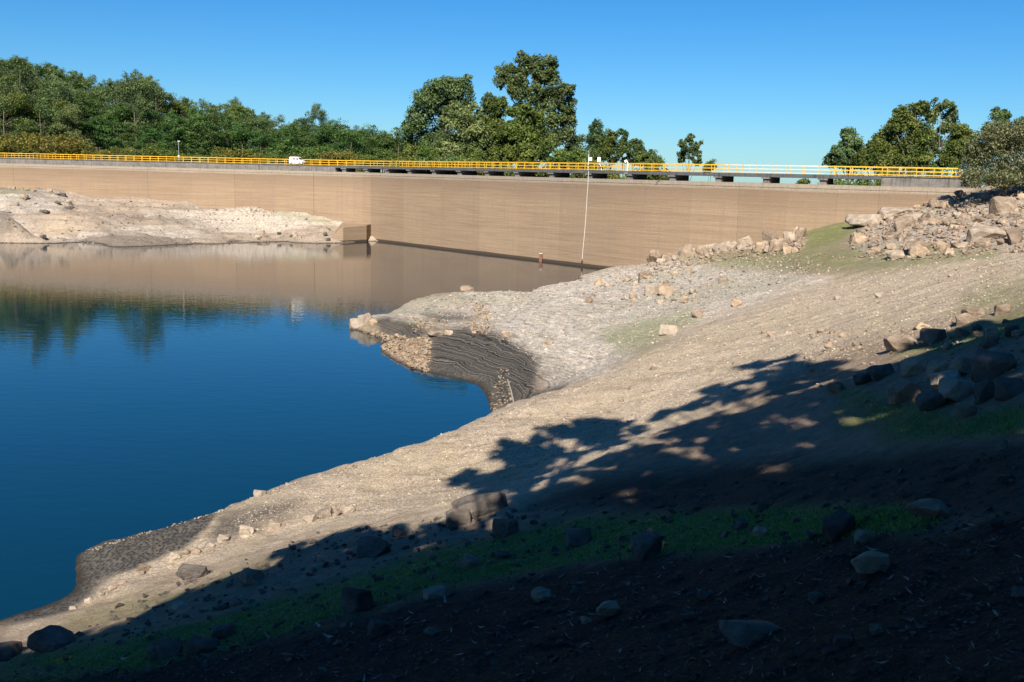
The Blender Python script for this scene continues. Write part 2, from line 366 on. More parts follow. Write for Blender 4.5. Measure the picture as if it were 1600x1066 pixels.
for a in [(1000, 600, 3.9), (1000, 700, 4.7), (1000, 790, 5.6), (1000, 820, 6.1), (1000, 900, 7.3), (1000, 1066, 9.4), (1150, 560, 4.9), (1150, 650, 5.6), (1150, 750, 6.3), (1150, 800, 7.1)]: P(*a)
for a in [(1150, 505, 4.6), (1100, 485, 4.2), (1200, 470, 5.2), (1200, 430, 5.2)]: P(*a)
for a in [(1300, 400, 7.0), (1300, 450, 6.5), (1300, 520, 6.6), (1300, 600, 6.9), (1300, 700, 7.5), (1300, 800, 8.4), (1300, 900, 9.4), (1300, 1066, 10.6)]: P(*a)
for a in [(1450, 360, 9.0), (1450, 400, 8.2), (1450, 460, 7.9), (1450, 520, 8.0), (1450, 560, 8.4), (1450, 630, 8.3), (1450, 700, 8.7), (1450, 850, 9.8)]: P(*a)
for a in [(1600, 320, 11.6), (1600, 380, 9.6), (1600, 430, 9.2), (1600, 500, 9.2), (1600, 560, 9.7), (1600, 640, 9.6), (1600, 700, 9.9), (1600, 850, 10.6), (1600, 1066, 11.2)]: P(*a)
# the spit and the pale slope
for a in [(548, 512, .05), (612, 487, 0), (660, 471, 0), (640, 575, 0), (596, 540, 0), (690, 588, 0), (735, 597, 0), (757, 618, 0), (768, 645, 0)]: P(*a)
for a in [(600, 512, .7), (650, 500, 1.0), (690, 528, 1.25), (640, 535, .9), (690, 560, .6), (730, 458, .75), (730, 500, 1.5), (780, 470, 1.3), (780, 530, 1.6), (760, 565, .9), (810, 600, .9), (850, 610, 1.1), (800, 630, .5), (850, 560, 1.9), (900, 585, 1.6)]: P(*a)
for a in [(780, 462, .5), (850, 446, .35), (905, 432, .1), (850, 480, 1.8), (900, 500, 2.5), (900, 460, 1.7), (950, 530, 2.7), (960, 440, 1.2), (1000, 480, 2.7), (1000, 450, 2.2), (1000, 520, 3.0), (1060, 470, 3.4), (1060, 430, 2.4)]: P(*a)
# contact with the dam
for px, py in [(960, 424), (1000, 414), (1060, 404), (1100, 394), (1150, 384), (1200, 378), (1260, 362), (1330, 346), (1400, 332), (1440, 322), (1490, 306), (1525, 294)]:
    q, t, n = dam_at(dam_s(px)); d = q[1]; c = at_d(px, py, d); CP.append(c)
    q2 = c[:2]+n*8; W(q2[0], q2[1], c[2])
# out of frame
for a in [(0, 0, 11.5), (3, -1, 11.9), (-6, 2, 9.0), (10, 0, 13.1), (-12, 0, 7.2), (-22, -2, 3.5), (-22, 10, .5), (-20, 20, -.6), (-32, 0, -.5), (-32, -20, 3), (0, -12, 13.5), (12, -15, 15), (-15, -15, 9.5), (28, 2, 15.5), (30, 20, 13.5), (40, 45, 12.8), (50, 70, 12.5), (62, 95, 13.4), (62, 120, 14), (30, -30, 19), (-10, -35, 16), (60, 20, 19), (85, 60, 18), (85, 100, 17), (55, 110, 13.6), (75, 130, 15),
          (-28, 32, -2), (-22, 45, -3), (-10, 60, -3), (-12, 75, -3), (-18, 90, -3), (-8, 105, -3), (4, 125, -2), (-26, 60, -4), (-25, 110, -4), (-5, 135, -4)]: W(*a)
CP = np.array(CP)
def tps_fit(C, lam=.02):
    n = len(C); d = np.linalg.norm(C[:, None, :2]-C[None, :, :2], axis=2)
    K = np.where(d > 0, d*d*np.log(d+1e-12), 0) + np.eye(n)*lam
    Pm = np.column_stack([np.ones(n), C[:, :2]]); A = np.zeros((n+3, n+3)); A[:n, :n] = K; A[:n, n:] = Pm; A[n:, :n] = Pm.T
    return np.linalg.solve(A, np.concatenate([C[:, 2], np.zeros(3)]))
WT = tps_fit(CP)
def tps(X, Y):
    sh = X.shape; X = X.ravel(); Y = Y.ravel(); out = WT[-3]+WT[-2]*X+WT[-1]*Y
    for k in range(len(CP)):
        r2 = (X-CP[k, 0])**2+(Y-CP[k, 1])**2; out += WT[k]*.5*r2*np.log(r2+1e-12)
    return out.reshape(sh)
CRX = np.array([a[0] for a in CREST]+[1200, 1330]); CRD = np.array([at_z(*a)[1] for a in CREST]+[90, 140])
CRY = np.array([a[1] for a in CREST]+[470, 425])
def bank_h(X, Y):
    z = tps(X, Y)
    P3 = np.stack([X, Y, z], -1); u, v, d = project(P3)
    land = sstep(-.3, .5, z)
    amp = .07+.25*sstep(38, 70, Y)
    z = z + land*(fbm(X*.22, Y*.22, 3, 5)*amp*1.3 + fbm(X*1.1, Y*1.1, 11, 4)*.11 + fbm(X*3.1, Y*3.1, 5, 4)*.065 + np.abs(fbm(X*.8+Y*.8, (X-Y)*.12, 15, 3))*-.10*sstep(20, 34, Y))
    # rough ground where the stones lie
    z = z + sstep(8.0, 9.2, z)*sstep(60, 80, Y)*fbm(X*.5, Y*.5, 21, 4)*.5
    # shrinking-lake terraces
    t = z*3.6 + fbm(X*.10, Y*.10, 9, 2)*.9; fr = t-np.floor(t)
    z = z + sstep(.1, .3, z)*(1-sstep(2.6, 3.4, z))*sstep(46, 54, Y)*((sstep(.35, .72, fr)-fr)*.13)
    tn = z*2.4+fbm(X*.2, Y*.2, 19, 4)*1.6; fn_ = tn-np.floor(tn)
    z = z + sstep(.3, .7, z)*(1-sstep(3.4, 5, z))*sstep(22, 27, Y)*(1-sstep(46, 54, Y))*((sstep(.3, .7, fn_)-fn_)*.13)
    return z
def lines(a, b, f):
    out = [a]
    while out[-1] < b: out.append(out[-1]+f(out[-1]))
    return np.array(out)
gx = lines(-36, 92, lambda x: .17 if -20 < x < 26 else (.3 if -30 < x < 56 else .8))
gy = lines(-36, 142, lambda y: (1.0 if y < -4 else (.10 if y < 14 else min(.10+(y-14)*.0042, .34))))
GX, GY = np.meshgrid(gx, gy); GZ = bank_h(GX, GY)
def hz(x, y):
    i = np.clip(np.searchsorted(gx, x)-1, 0, len(gx)-2); j = np.clip(np.searchsorted(gy, y)-1, 0, len(gy)-2)
    fx = np.clip((x-gx[i])/(gx[i+1]-gx[i]), 0, 1); fy = np.clip((y-gy[j])/(gy[j+1]-gy[j]), 0, 1)
    return (GZ[j, i]*(1-fx)+GZ[j, i+1]*fx)*(1-fy)+(GZ[j+1, i]*(1-fx)+GZ[j+1, i+1]*fx)*fy
_td = np.geomspace(2.5, 150, 1500)
def hit(px, py, dmin=0):
    """where the sight line through a photograph pixel meets the near bank"""
    r = ray(px, py); r = r/r[1]; Q = CAM+_td[:, None]*r
    ok = (Q[:, 2] < hz(Q[:, 0], Q[:, 1])) & (_td > dmin)
    k = int(np.argmax(ok)) if ok.any() else -1
    if k < 0: return None
    return np.array([Q[k, 0], Q[k, 1], hz(Q[k, 0], Q[k, 1])])

def beyond_dam(X, Y):
    """distance downstream of the dam's upstream face (positive = behind it)"""
    out = np.full(X.shape, -1e9); best = np.full(X.shape, 1e18)
    for i in range(0, len(DAM)-1, 3):
        a = DAM[i]; b = DAM[min(i+3, len(DAM)-1)]; ab = b-a; L2 = ab@ab
        t = np.clip(((X-a[0])*ab[0]+(Y-a[1])*ab[1])/L2, 0, 1); dx = X-(a[0]+t*ab[0]); dy = Y-(a[1]+t*ab[1]); d2 = dx*dx+dy*dy
        sd = (-ab[1]*dx+ab[0]*dy)/math.sqrt(L2); m = d2 < best; best = np.where(m, d2, best); out = np.where(m, sd, out)
    return out
def poly_mask(u, v, poly, soft):
    p = np.array(poly, float); n = len(p); ins = np.zeros(u.shape, bool); dm = np.full(u.shape, 1e9)
    for i in range(n):
        a = p[i]; b = p[(i+1) % n]
        c = ((a[1] > v) != (b[1] > v)) & (u < (b[0]-a[0])*(v-a[1])/(b[1]-a[1]+1e-9)+a[0]); ins ^= c
        ab = b-a; t = np.clip(((u-a[0])*ab[0]+(v-a[1])*ab[1])/(ab@ab), 0, 1); dm = np.minimum(dm, np.hypot(u-a[0]-t*ab[0], v-a[1]-t*ab[1]))
    return sstep(-soft, soft, np.where(ins, dm, -dm))

def color_attr(me, name, cols):
    a = me.color_attributes.new(name, 'FLOAT_COLOR', 'POINT'); a.data.foreach_set('color', np.column_stack([cols, np.ones(len(cols))]).astype(np.float32).ravel())
def grid_mesh(name, X, Y, Z, keep, mat, masks=None):
    ny, nx = X.shape; V = np.column_stack([X.ravel(), Y.ravel(), Z.ravel()])
    j, i = np.meshgrid(np.arange(ny-1), np.arange(nx-1), indexing='ij'); a = (j*nx+i).ravel()
    Fq = np.column_stack([a, a+1, a+nx+1, a+nx]); k = keep.ravel(); Fq = Fq[k[Fq].all(1)]
    used = np.unique(Fq); rem = np.full(len(V), -1); rem[used] = np.arange(len(used)); V = V[used]; Fq = rem[Fq]
    me = bpy.data.meshes.new(name); me.vertices.add(len(V)); me.vertices.foreach_set('co', V.ravel()); me.loops.add(len(Fq)*4); me.loops.foreach_set('vertex_index', Fq.ravel())
    me.polygons.add(len(Fq)); me.polygons.foreach_set('loop_start', np.arange(len(Fq))*4); me.polygons.foreach_set('loop_total', np.full(len(Fq), 4)); me.update(calc_edges=True)
    me.shade_smooth(); me.materials.append(mat)
    if masks is not None:
        for nm, arr in masks.items(): color_attr(me, nm, arr.reshape(-1, 3)[used])
    o = bpy.data.objects.new(name, me); COL.objects.link(o); o['kind'] = 'structure'; return o

GB = beyond_dam(GX, GY)
U, V_, Dp = project(np.stack([GX, GY, GZ], -1))
front = Dp > 2
nz = fbm(GX*.35, GY*.35, 31, 5)*26; nz2 = fbm(GX*.35+40, GY*.35, 37, 5)*26
pxs = np.clip(U, -400, 2000)
Un = pxs+nz*np.clip(40/np.maximum(Dp, 4), .4, 1.6); Vn = np.clip(V_, -200, 1600)+nz2*.5*np.clip(40/np.maximum(Dp, 4), .4, 1.6)
far = Dp > np.interp(pxs, CRX, CRD, left=999)+.8      # on the lake side of the old track
near = ~far
def G(poly, soft, gate=None): 
    m = poly_mask(Un, Vn, poly, soft); m = m*front
    return m if gate is None else m*gate
mud = G([(60, 850), (118, 838), (345, 792), (300, 862), (200, 905), (100, 960), (0, 985), (0, 940)], 7, (Dp < 40))
mud = np.maximum(mud, .8*G([(345, 800), (470, 775), (440, 812), (330, 856)], 16, near))
mud = np.maximum(mud, G([(672, 520), (720, 512), (800, 522), (840, 560), (838, 600), (800, 640), (770, 630), (735, 612), (690, 604), (660, 585)], 12, far))
mud = np.maximum(mud, .9*G([(800, 575), (850, 610), (880, 600), (900, 615), (800, 670), (790, 640)], 12, far))
mud = np.maximum(mud, .9*G([(582, 506), (600, 496), (640, 500), (668, 522), (640, 532), (600, 524)], 5, far))
mud = np.maximum(mud, .7*G([(660, 490), (720, 490), (740, 502), (680, 504)], 5, far))
mud = np.maximum(mud, .4*G([(850, 560), (905, 585), (890, 600), (840, 590)], 10, far))
pale = G([(690, 445), (900, 425), (1060, 405), (1230, 420), (1260, 450), (1120, 500), (1000, 545), (930, 600), (870, 610), (820, 560), (770, 520), (740, 480)], 18, far | (GX > 4))
pale = np.maximum(pale, .75*G([(560, 500), (640, 472), (740, 450), (780, 470), (780, 520), (700, 516), (640, 505)], 8, far))
pale = np.maximum(pale, .5*G([(480, 735), (900, 600), (900, 700), (600, 790), (300, 850)], 30, near))
pale = np.maximum(pale, .55*G([(1330, 370), (1400, 335), (1500, 310), (1640, 300), (1640, 400), (1340, 408)], 14))
pale = np.maximum(pale, .9*G([(1220, 425), (1300, 432), (1280, 452), (1180, 460)], 8))
track = G([(200, 830), (500, 740), (900, 605), (1100, 505), (1300, 435), (1640, 375), (1640, 470), (1480, 500), (1300, 545), (1100, 640), (800, 800), (500, 830), (0, 1000), (0, 960)], 22, near | (GX > 8))
gr = .75*G([(940, 515), (1010, 500), (1080, 480), (1090, 500), (1010, 545), (960, 550)], 14)
gr = np.maximum(gr, G([(1255, 360), (1330, 335), (1340, 360), (1300, 385), (1260, 395)], 12))
gr = np.maximum(gr, .7*G([(1060, 405), (1250, 385), (1330, 385), (1560, 390), (1560, 405), (1330, 425), (1200, 425), (1100, 415)], 12))
gr = np.maximum(gr, .55*G([(1500, 455), (1640, 425), (1640, 500), (1480, 495)], 14))
gr = np.maximum(gr, .9*G([(1310, 600), (1430, 625), (1500, 650), (1640, 620), (1640, 680), (1400, 690), (1310, 650)], 16, near))
gr = np.maximum(gr, .8*G([(1430, 530), (1500, 510), (1640, 490), (1640, 520), (1500, 550), (1400, 560)], 12, near))
gr = np.maximum(gr, .95*G([(0, 1030), (250, 985), (480, 925), (700, 850), (900, 805), (1150, 795), (1450, 790), (1450, 820), (1150, 860), (900, 880), (700, 915), (450, 985), (200, 1050), (0, 1066)], 12, near))
gr = np.maximum(gr, .4*G([(120, 960), (330, 900), (440, 860), (420, 900), (250, 960), (100, 1000)], 12, near))
gr = np.maximum(gr, .25*sstep(.0, .3, fbm(GX*.12, GY*.12, 71, 4))*sstep(60, 75, GY))
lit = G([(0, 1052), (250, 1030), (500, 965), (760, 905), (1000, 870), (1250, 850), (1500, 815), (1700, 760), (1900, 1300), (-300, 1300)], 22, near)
lit = np.maximum(lit, .85*G([(830, 790), (900, 755), (1100, 735), (1250, 720), (1640, 690), (1640, 800), (1000, 805)], 24, near)); lit = np.where(front, lit, .8)  # second patch paints the darkest band of the tree shadow into the soil
tide = sstep(.2, .5, GZ)*(1-sstep(2.2, 3.4, GZ))*far*sstep(44, 50, GY)
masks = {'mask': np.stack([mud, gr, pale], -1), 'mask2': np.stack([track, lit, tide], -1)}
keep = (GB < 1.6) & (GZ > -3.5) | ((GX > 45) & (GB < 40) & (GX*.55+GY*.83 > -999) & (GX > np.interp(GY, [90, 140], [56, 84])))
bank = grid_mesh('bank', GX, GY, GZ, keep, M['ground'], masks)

# ------------------------------------------------------------------ far bank below the left wing of the dam
FP = []
def FPz(px, py, z): FP.append(at_z(px, py, z))
for a in [(-60, 376, 0), (0, 377, 0), (60, 377, 0), (120, 380, 0), (180, 386, 0), (240, 384.5, 0), (320, 382, 0), (400, 380, 0), (470, 380, 0), (520, 380, 0), (575, 380, -.3)]: FPz(*a); q = FP[-1]; FP.append(np.array([q[0], q[1]-8, -2.2]))
for a in [(10, 345, 3.6), (10, 368, 1.2), (100, 340, 3.6), (95, 370, 1.0), (60, 312, 6.0), (180, 360, 1.6), (180, 335, 3.6), (260, 372, .7), (300, 350, 2.3), (360, 335, 3.6), (400, 358, 1.5), (470, 360, 1.7), (440, 340, 3.1), (520, 362, 1.9)]: FPz(*a)
for px, py in [(-150, 284), (-60, 288), (0, 292), (60, 297), (130, 303), (200, 311), (300, 317), (400, 324), (450, 332), (500, 342), (530, 350), (565, 362), (600, 380)]:
    q, t, n = dam_at(dam_s(px)); c = at_d(px, py, q[1]); FP.append(c); FP.append(np.array([c[0]+n[0]*6, c[1]+n[1]*6, c[2]]))
_b = CP, WT
CP = np.array(FP); WT = tps_fit(CP, .05)
fx = np.arange(-165, -22, .55); fy = np.arange(138, 224, .45); FX, FY = np.meshgrid(fx, fy); FZ = tps(FX, FY)
CP, WT = _b
fl = sstep(-.2, .6, FZ)
FZ = FZ + fl*(fbm(FX*.12, FY*.12, 41, 5)*1.1+fbm(FX*.55, FY*.55, 43, 4)*.5)
t_ = FZ*1.3+fbm(FX*.05, FY*.05, 44, 3); FZ = FZ+fl*(sstep(.3, .7, t_-np.floor(t_))-(t_-np.floor(t_)))*.35
FBm = beyond_dam(FX, FY); fu, fv, fd = project(np.stack([FX, FY, FZ], -1)); fn = fbm(FX*.12, FY*.12, 47, 4)*14; fun = fu+fn; fvn = fv+fn*.3
fp = .2+.5*sstep(-.1, .25, fbm(FX*.05, FY*.12, 51, 4))
ochre = poly_mask(fun, fvn, [(66, 333), (130, 333), (140, 350), (120, 372), (66, 370)], 4)
fg = np.maximum(.6*poly_mask(fun, fvn, [(-60, 284), (40, 292), (60, 300), (0, 302), (-60, 300)], 5), .6*poly_mask(fun, fvn, [(420, 326), (520, 345), (520, 352), (430, 335)], 4))
fm = np.maximum(.5*poly_mask(fun, fvn, [(130, 376), (170, 364), (230, 370), (300, 374), (300, 382), (180, 386), (130, 384)], 3), .55*poly_mask(fun, fvn, [(-20, 330), (15, 332), (20, 362), (-20, 368)], 4))
fm = np.maximum(fm, .35*sstep(.1, .3, fbm(FX*.06, FY*.2, 55, 4))*(FZ > .3))
fmask = {'mask': np.stack([fm, fg, fp*(1-ochre)], -1), 'mask2': np.stack([ochre*.5, 0*fp, .5*fl], -1)}
def fhz(x, y):
    i = np.clip(np.searchsorted(fx, x)-1, 0, len(fx)-2); j = np.clip(np.searchsorted(fy, y)-1, 0, len(fy)-2); return FZ[j, i]
def fhit(px, py):
    r = ray(px, py); r = r/r[1]; td = np.linspace(140, 222, 700); Q = CAM+td[:, None]*r; ok = Q[:, 2] < fhz(Q[:, 0], Q[:, 1])
    k = int(np.argmax(ok)); return np.array([Q[k, 0], Q[k, 1], fhz(Q[k, 0], Q[k, 1])]) if ok.any() else None
grid_mesh('far_bank', FX, FY, FZ, (FBm < 1.6) & (FZ > -1.5), M['ground'], fmask)

# ------------------------------------------------------------------ water, hillside, valley floor
wp = [(-700, -60), (95, -60), (95, 90)] + [tuple(dam_at(s, 1.2)[0]) for s in np.linspace(DL, 0, 60)] + [(-700, 260)]
w = mesh_obj('water', [(x, y, 0) for x, y in wp], [list(range(len(wp)))], M['water']); w['kind'] = 'structure'

SKYX = [-300, 0, 30, 65, 100, 130, 160, 190, 215, 240, 258, 290, 330, 372, 400, 430, 460, 495, 520, 560, 600, 640, 700, 760]
SKYY = [80, 85, 82, 90, 108, 105, 117, 125, 110, 112, 150, 148, 158, 156, 172, 176, 182, 182, 192, 199, 206, 212, 225, 262]
def hill_h(X, Y):
    px = 800+1500*X/np.maximum(Y, 1); ys = np.interp(px, SKYX, SKYY); hp = hor(px)
    zt = 13.2+(hp-ys)/1500*390-17
    yd = np.interp(X, DAM[:, 0], DAM[:, 1])+7
    t = np.clip((Y-yd)/(385-yd), 0, 1.15)
    z = 13.0+(np.maximum(zt, 9)-13.0)*t**1.15
    z = z*(1-sstep(640, 780, px)) + (-6)*sstep(640, 780, px)
    return z+fbm(X*.03, Y*.03, 61, 4)*2*t
hx = np.arange(-330, 45, 4.); hy = np.arange(150, 470, 4.); HX, HY = np.meshgrid(hx, hy); HZ = hill_h(HX, HY); HB = beyond_dam(HX, HY)
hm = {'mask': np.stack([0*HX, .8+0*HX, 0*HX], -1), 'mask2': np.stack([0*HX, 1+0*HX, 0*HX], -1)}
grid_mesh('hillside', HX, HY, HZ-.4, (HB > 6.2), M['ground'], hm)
g = mesh_obj('ground', [(-7000, -7000, -9), (7000, -7000, -9), (7000, 9000, -9), (-7000, 9000, -9)], [(0, 1, 2, 3)], M['ground']); g['kind'] = 'structure'
for nm, cc in (('mask', (0, 1, 0)), ('mask2', (0, .3, 0))): color_attr(g.data, nm, np.tile(np.array(cc, float), (4, 1)))

# ------------------------------------------------------------------ the dam
dam = empty('concrete_dam', (*dam_at(dam_s(700))[0], 0), 'long brown-stained concrete dam wall with a footbridge on piers', 'dam')
dinv = dam.location.copy()
def under(o, parent):
    o.parent = parent; o.matrix_parent_inverse = Matrix.Translation(-parent.location); return o
def sweep(s0, s1, prof, step=3.0):
    """extrude a closed profile [(offset downstream, z)] along the dam line"""
    mb = MB(); n = max(1, int(math.ceil((s1-s0)/step))); k = len(prof)
    for i in range(n+1):
        q, t, nn = dam_at(s0+(s1-s0)*i/n)
        for (o, z) in prof: mb.v.append(np.array([q[0]+nn[0]*o, q[1]+nn[1]*o, z]))
    for i in range(n):
        for j in range(k): mb.f.append([i*k+j, i*k+(j+1) % k, (i+1)*k+(j+1) % k, (i+1)*k+j])
    mb.f.append(list(range(k))); mb.f.append([n*k+j for j in reversed(range(k))]); return mb
jx = [-260, -190, -120, -50, 20, 90, 160, 230, 300, 366, 430, 490, 534, 580, 631, 689, 750, 812, 876, 940, 1010, 1082, 1156, 1232, 1310, 1375, 1450, 1530]
for a, b in zip(jx[:-1], jx[1:]):
    s0, s1 = dam_s(a)+(.03 if a == 490 else .008), dam_s(b)-(.03 if b == 490 else .008)
    j = random.uniform(-.03, .03)
    under(sweep(s0, s1, [(j, -4), (j, 12.42), (j-.06, 12.5), (j-.06, LIP), (3.2, LIP), (5.5, -4)], 2.5).build('wall_block', M['dam']), dam)
SBL, SBR = dam_s(524), dam_s(1376)
DZ = 14.1
for a, b in ((-258, 140), (140, 330), (330, 440), (440, 524)):
    under(sweep(dam_s(a), dam_s(b)-.02, [(.10, LIP+.004), (.10, DZ-.012), (5.2, DZ-.012), (5.2, LIP+.004)]).build('parapet', M['grey']), dam)
for a, b in ((1376, 1450), (1450, 1528)):
    under(sweep(dam_s(a)+.02, dam_s(b), [(.10, LIP+.004), (.10, DZ-.012), (5.2, DZ-.012), (5.2, LIP+.004)]).build('parapet', M['grey']), dam)
jd = [dam_s(x) for x in (-258, 60, 254, 400, 524, 620, 740, 860, 980, 1100, 1220, 1376, 1528)]
for a, b in zip(jd[:-1], jd[1:]):
    br = a >= SBL-.1 and b <= SBR+.1
    under(sweep(a+.006, b-.006, [(-.12 if br else -.03, DZ-(.34 if br else .0)), (-.12 if br else -.03, DZ+.10), (5.35, DZ+.10), (5.35, DZ-(.34 if br else .0))]).build('deck_slab', M['deck'] if br else M['grey']), dam)
for x in (537, 571, 603, 638, 676, 716, 759, 806, 860, 919, 982, 1049, 1121, 1196, 1285):
    s = dam_s(x); q, t, n = dam_at(s, 1.9); ax = np.array([[t[0], t[1], 0], [n[0], n[1], 0], [0, 0, 1.]])
    pr = under(MB().box((q[0], q[1], LIP+(DZ-.35-LIP)/2), (.42, 1.75, (DZ-.35-LIP)/2-.004), ax).build('pier', M['pier']), dam)
    q2, _, _ = dam_at(s, 0.05)
    o = MB().box((q2[0], q2[1], DZ-.46), (.6, .14, .11), ax).build('corbel', M['pier']); o.parent = pr

# railings: two posts-and-rails fences, one along each edge of the deck
def railing(off, label):
    q, t, n = dam_at(dam_s(700), off); root = empty('railing', (q[0], q[1], DZ+.1), label, 'railing', 'yellow railings along the dam crest')
    pm = MB().box((0, 0, .53), (.036, .036, .53)).build('post', M['yellow']); me = pm.data; bpy.data.objects.remove(pm)
    s = dam_s(-255)+off*.14; cnt = 0
    S1 = dam_s(1502)
    while s < S1:
        p, t, n = dam_at(s, off); o = bpy.data.objects.new('post', me); COL.objects.link(o); o.parent = root
        o.location = (p[0]-q[0], p[1]-q[1], 0); o.rotation_euler = (0, 0, math.atan2(t[1], t[0])); s += 2.0
    xs = (-255, 0, 254, 440, 600, 760, 900, 1035, 1128, 1278, 1400, 1502)
    for a, b in zip(xs[:-1], xs[1:]):
        s0, s1 = dam_s(a), dam_s(b); pale = 1120 < a < 1270
        for z, h in (((.16, .018), (.60, .02), (1.05, .026)) if pale else ((.16, .028), (.60, .030), (1.05, .040))):
            k = max(1, int((s1-s0)/3)); mb = sweep(s0+.01, s1-.01, [(off-.035, DZ+.1+z-h), (off-.035, DZ+.1+z+h), (off+.035, DZ+.1+z+h), (off+.035, DZ+.1+z-h)])
            under(mb.build('rail', M['paleyellow'] if pale else M['yellow']), root)
    return root
railing(.16, 'yellow metal railing along the lake edge of the dam crest')
railing(5.0, 'second yellow railing behind, along the far edge of the dam crest')

# ------------------------------------------------------------------ small things on the dam
def van():
    s = dam_s(452); q, t, n = dam_at(s, 3.0); r = empty('white_van', (q[0], q[1], DZ+.11), 'white van driving along the dam crest behind the railing', 'van'); r.rotation_euler = (0, 0, math.atan2(t[1], t[0])); r.scale = (.66, .75, .75)
    def prof(pts, hw, name, mat, par=r, taper=.0):
        mb = MB(); k = len(pts)
        for sy in (-1, 1):
            for (x, z) in pts: mb.v.append(np.array([x, sy*(hw-max(0, z-1.0)*taper), z]))
        mb.f.append(list(range(k))); mb.f.append([k+i for i in reversed(range(k))])
        for i in range(k): mb.f.append([i, (i+1) % k, k+(i+1) % k, k+i])
        o = mb.build(name, mat); o.parent = par
        return o
    body = prof([(-2.2, .35), (-2.25, 1.0), (-2.15, 1.95), (-1.9, 2.08), (.45, 2.08), (.85, 1.95), (1.45, 1.22), (2.15, 1.02), (2.3, .8), (2.3, .35)], .92, 'body', M['white'], taper=.10)
    for sy in (-1, 1):
        MB().box((.62, sy*.865, 1.5), (.36, .02, .24)).build('side_window', M['darkglass'], r)
        MB().box((-.5, sy*.86, 1.5), (.5, .012, .22)).build('side_window', M['darkglass'], r)
        for x in (-1.45, 1.5):
            wv = empty('x', (0, 0, 0)); bpy.data.objects.remove(wv)
            w = MB().tube([(x, sy*.78, .34), (x, sy*.96, .34)], .34, 14).build('wheel', M['rubber'], r); MB().tube([(x, sy*.93, .34), (x, sy*.975, .34)], .19, 10).build('rim', M['steel'], w)
        MB().box((2.27, sy*.68, .86), (.06, .16, .09)).build('headlight', M['lamp'], r)
        MB().box((-2.22, sy*.8, 1.0), (.05, .07, .18)).build('tail_light', M['red'], r)
        MB().box((.95, sy*1.02, 1.28), (.06, .10, .10)).build('mirror', M['rubber'], r)
    ax = np.array([[.6/.945, 0, -.73/.945], [0, 1, 0], [.73/.945, 0, .6/.945]])
    MB().box((1.17, 0, 1.60), (.40, .72, .02), ax).build('windscreen', M['darkglass'], r)
    MB().box((2.31, 0, .48), (.05, .85, .12)).build('bumper', M['rubber'], r)
van()
def dpt(px, off, z): q, t, n = dam_at(dam_s(px), off); return np.array([q[0], q[1], z])
ZD = DZ+.11
# lamp post beyond the left wing
b = dpt(254, 5.9, 13); o = empty('lamp_post', b, 'slim grey lamp post behind the railing before the pine trees', 'lamp post')
MB().tube([(0, 0, -.6), (0, 0, 5.6)], [.09, .06], 8).build('pole', M['steel'], o); MB().box((.1, 0, 5.62), (.28, .1, .05)).build('lamp_head', M['white'], o); MB().box((.0, -.1, 2.4), (.14, .09, .22)).build('junction_box', M['white'], o)
# instrument masts
b = dpt(915, .5, ZD); o = empty('instrument_mast', b, 'tall thin white mast with box and aerial on the dam crest', 'mast')
MB().tube([(0, 0, 0), (0, 0, 2.3)], .04, 8).build('pole', M['white'], o); MB().box((.24, 0, 1.62), (.24, .16, .26)).build('cabinet', M['white'], o); MB().tube([(0, 0, 2.3), (0, 0, 2.9)], .015, 6).build('aerial', M['white'], o)
b = dpt(931, .5, ZD); o = empty('instrument_mast', b, 'shorter white cabinet mast with bent pipe, right of the aerial', 'mast')
MB().tube([(0, 0, 0), (0, 0, 2.15)], .04, 8).build('pole', M['steel'], o); MB().box((0, 0, 1.55), (.22, .16, .34)).build('cabinet', M['white'], o); MB().tube([(.05, 0, .95), (.22, 0, .8), (.38, 0, .45), (.42, 0, 0)], .05, 8).build('pipe', M['white'], o); MB().box((-.06, 0, 2.05), (.05, .05, .12)).build('sensor', M['rubber'], o)
b = dpt(977, .3, DZ-.3); o = empty('camera_post', b, 'pale post with floodlight head fixed to the outside of the deck', 'post')
MB().tube([(0, -.5, .1), (0, -.5, 1.65)], .075, 8).build('pole', M['white'], o); MB().box((-.28, -.5, 1.75), (.2, .14, .16), np.array([[.85, 0, .5], [0, 1, 0], [-.5, 0, .85]])).build('floodlight', M['white'], o); MB().box((-.15, -.42, .05), (.28, .2, .1)).build('bracket', M['grey'], o)
# white cable down the face
pts = [dpt(921, -.22, DZ-.05)]+[dpt(921-5.5*k/8, -.12-.05*math.sin(k), DZ-.3-(DZ-1.3)*k/8) for k in range(1, 9)]
b = pts[-1]; o = empty('hanging_cable', b, 'thin white cable hanging down the stained dam face to the water', 'cable')
c = MB().tube([p-b for p in pts], .038, 6).build('cable', M['steelwhite'], o); MB().box((0, -.05, -.12), (.13, .1, .16)).build('weight', M['rust'], o)
# rusty gauge stub at the waterline
b = dpt(852, -.5, -.3); o = empty('gauge_post', b, 'short rusty red post standing in the water against the dam', 'post')
MB().box((0, 0, .75), (.22, .2, .75)).build('stub', M['rust'], o); MB().box((0, 0, 1.53), (.27, .25, .04)).build('cap', M['palewood'], o)
# leaning rod on the crest and a weed growing from the wall
b = dpt(1033, -.2, LIP+.1); o = tag(MB().tube([dpt(1027, -.3, LIP-.35), dpt(1034, -.15, LIP+.35), dpt(1040, .0, LIP+.55)], .045, 6).build('leaning_rod', M['darkwood']), 'dark rod leaning over the dam crest below the bridge deck', 'rod')

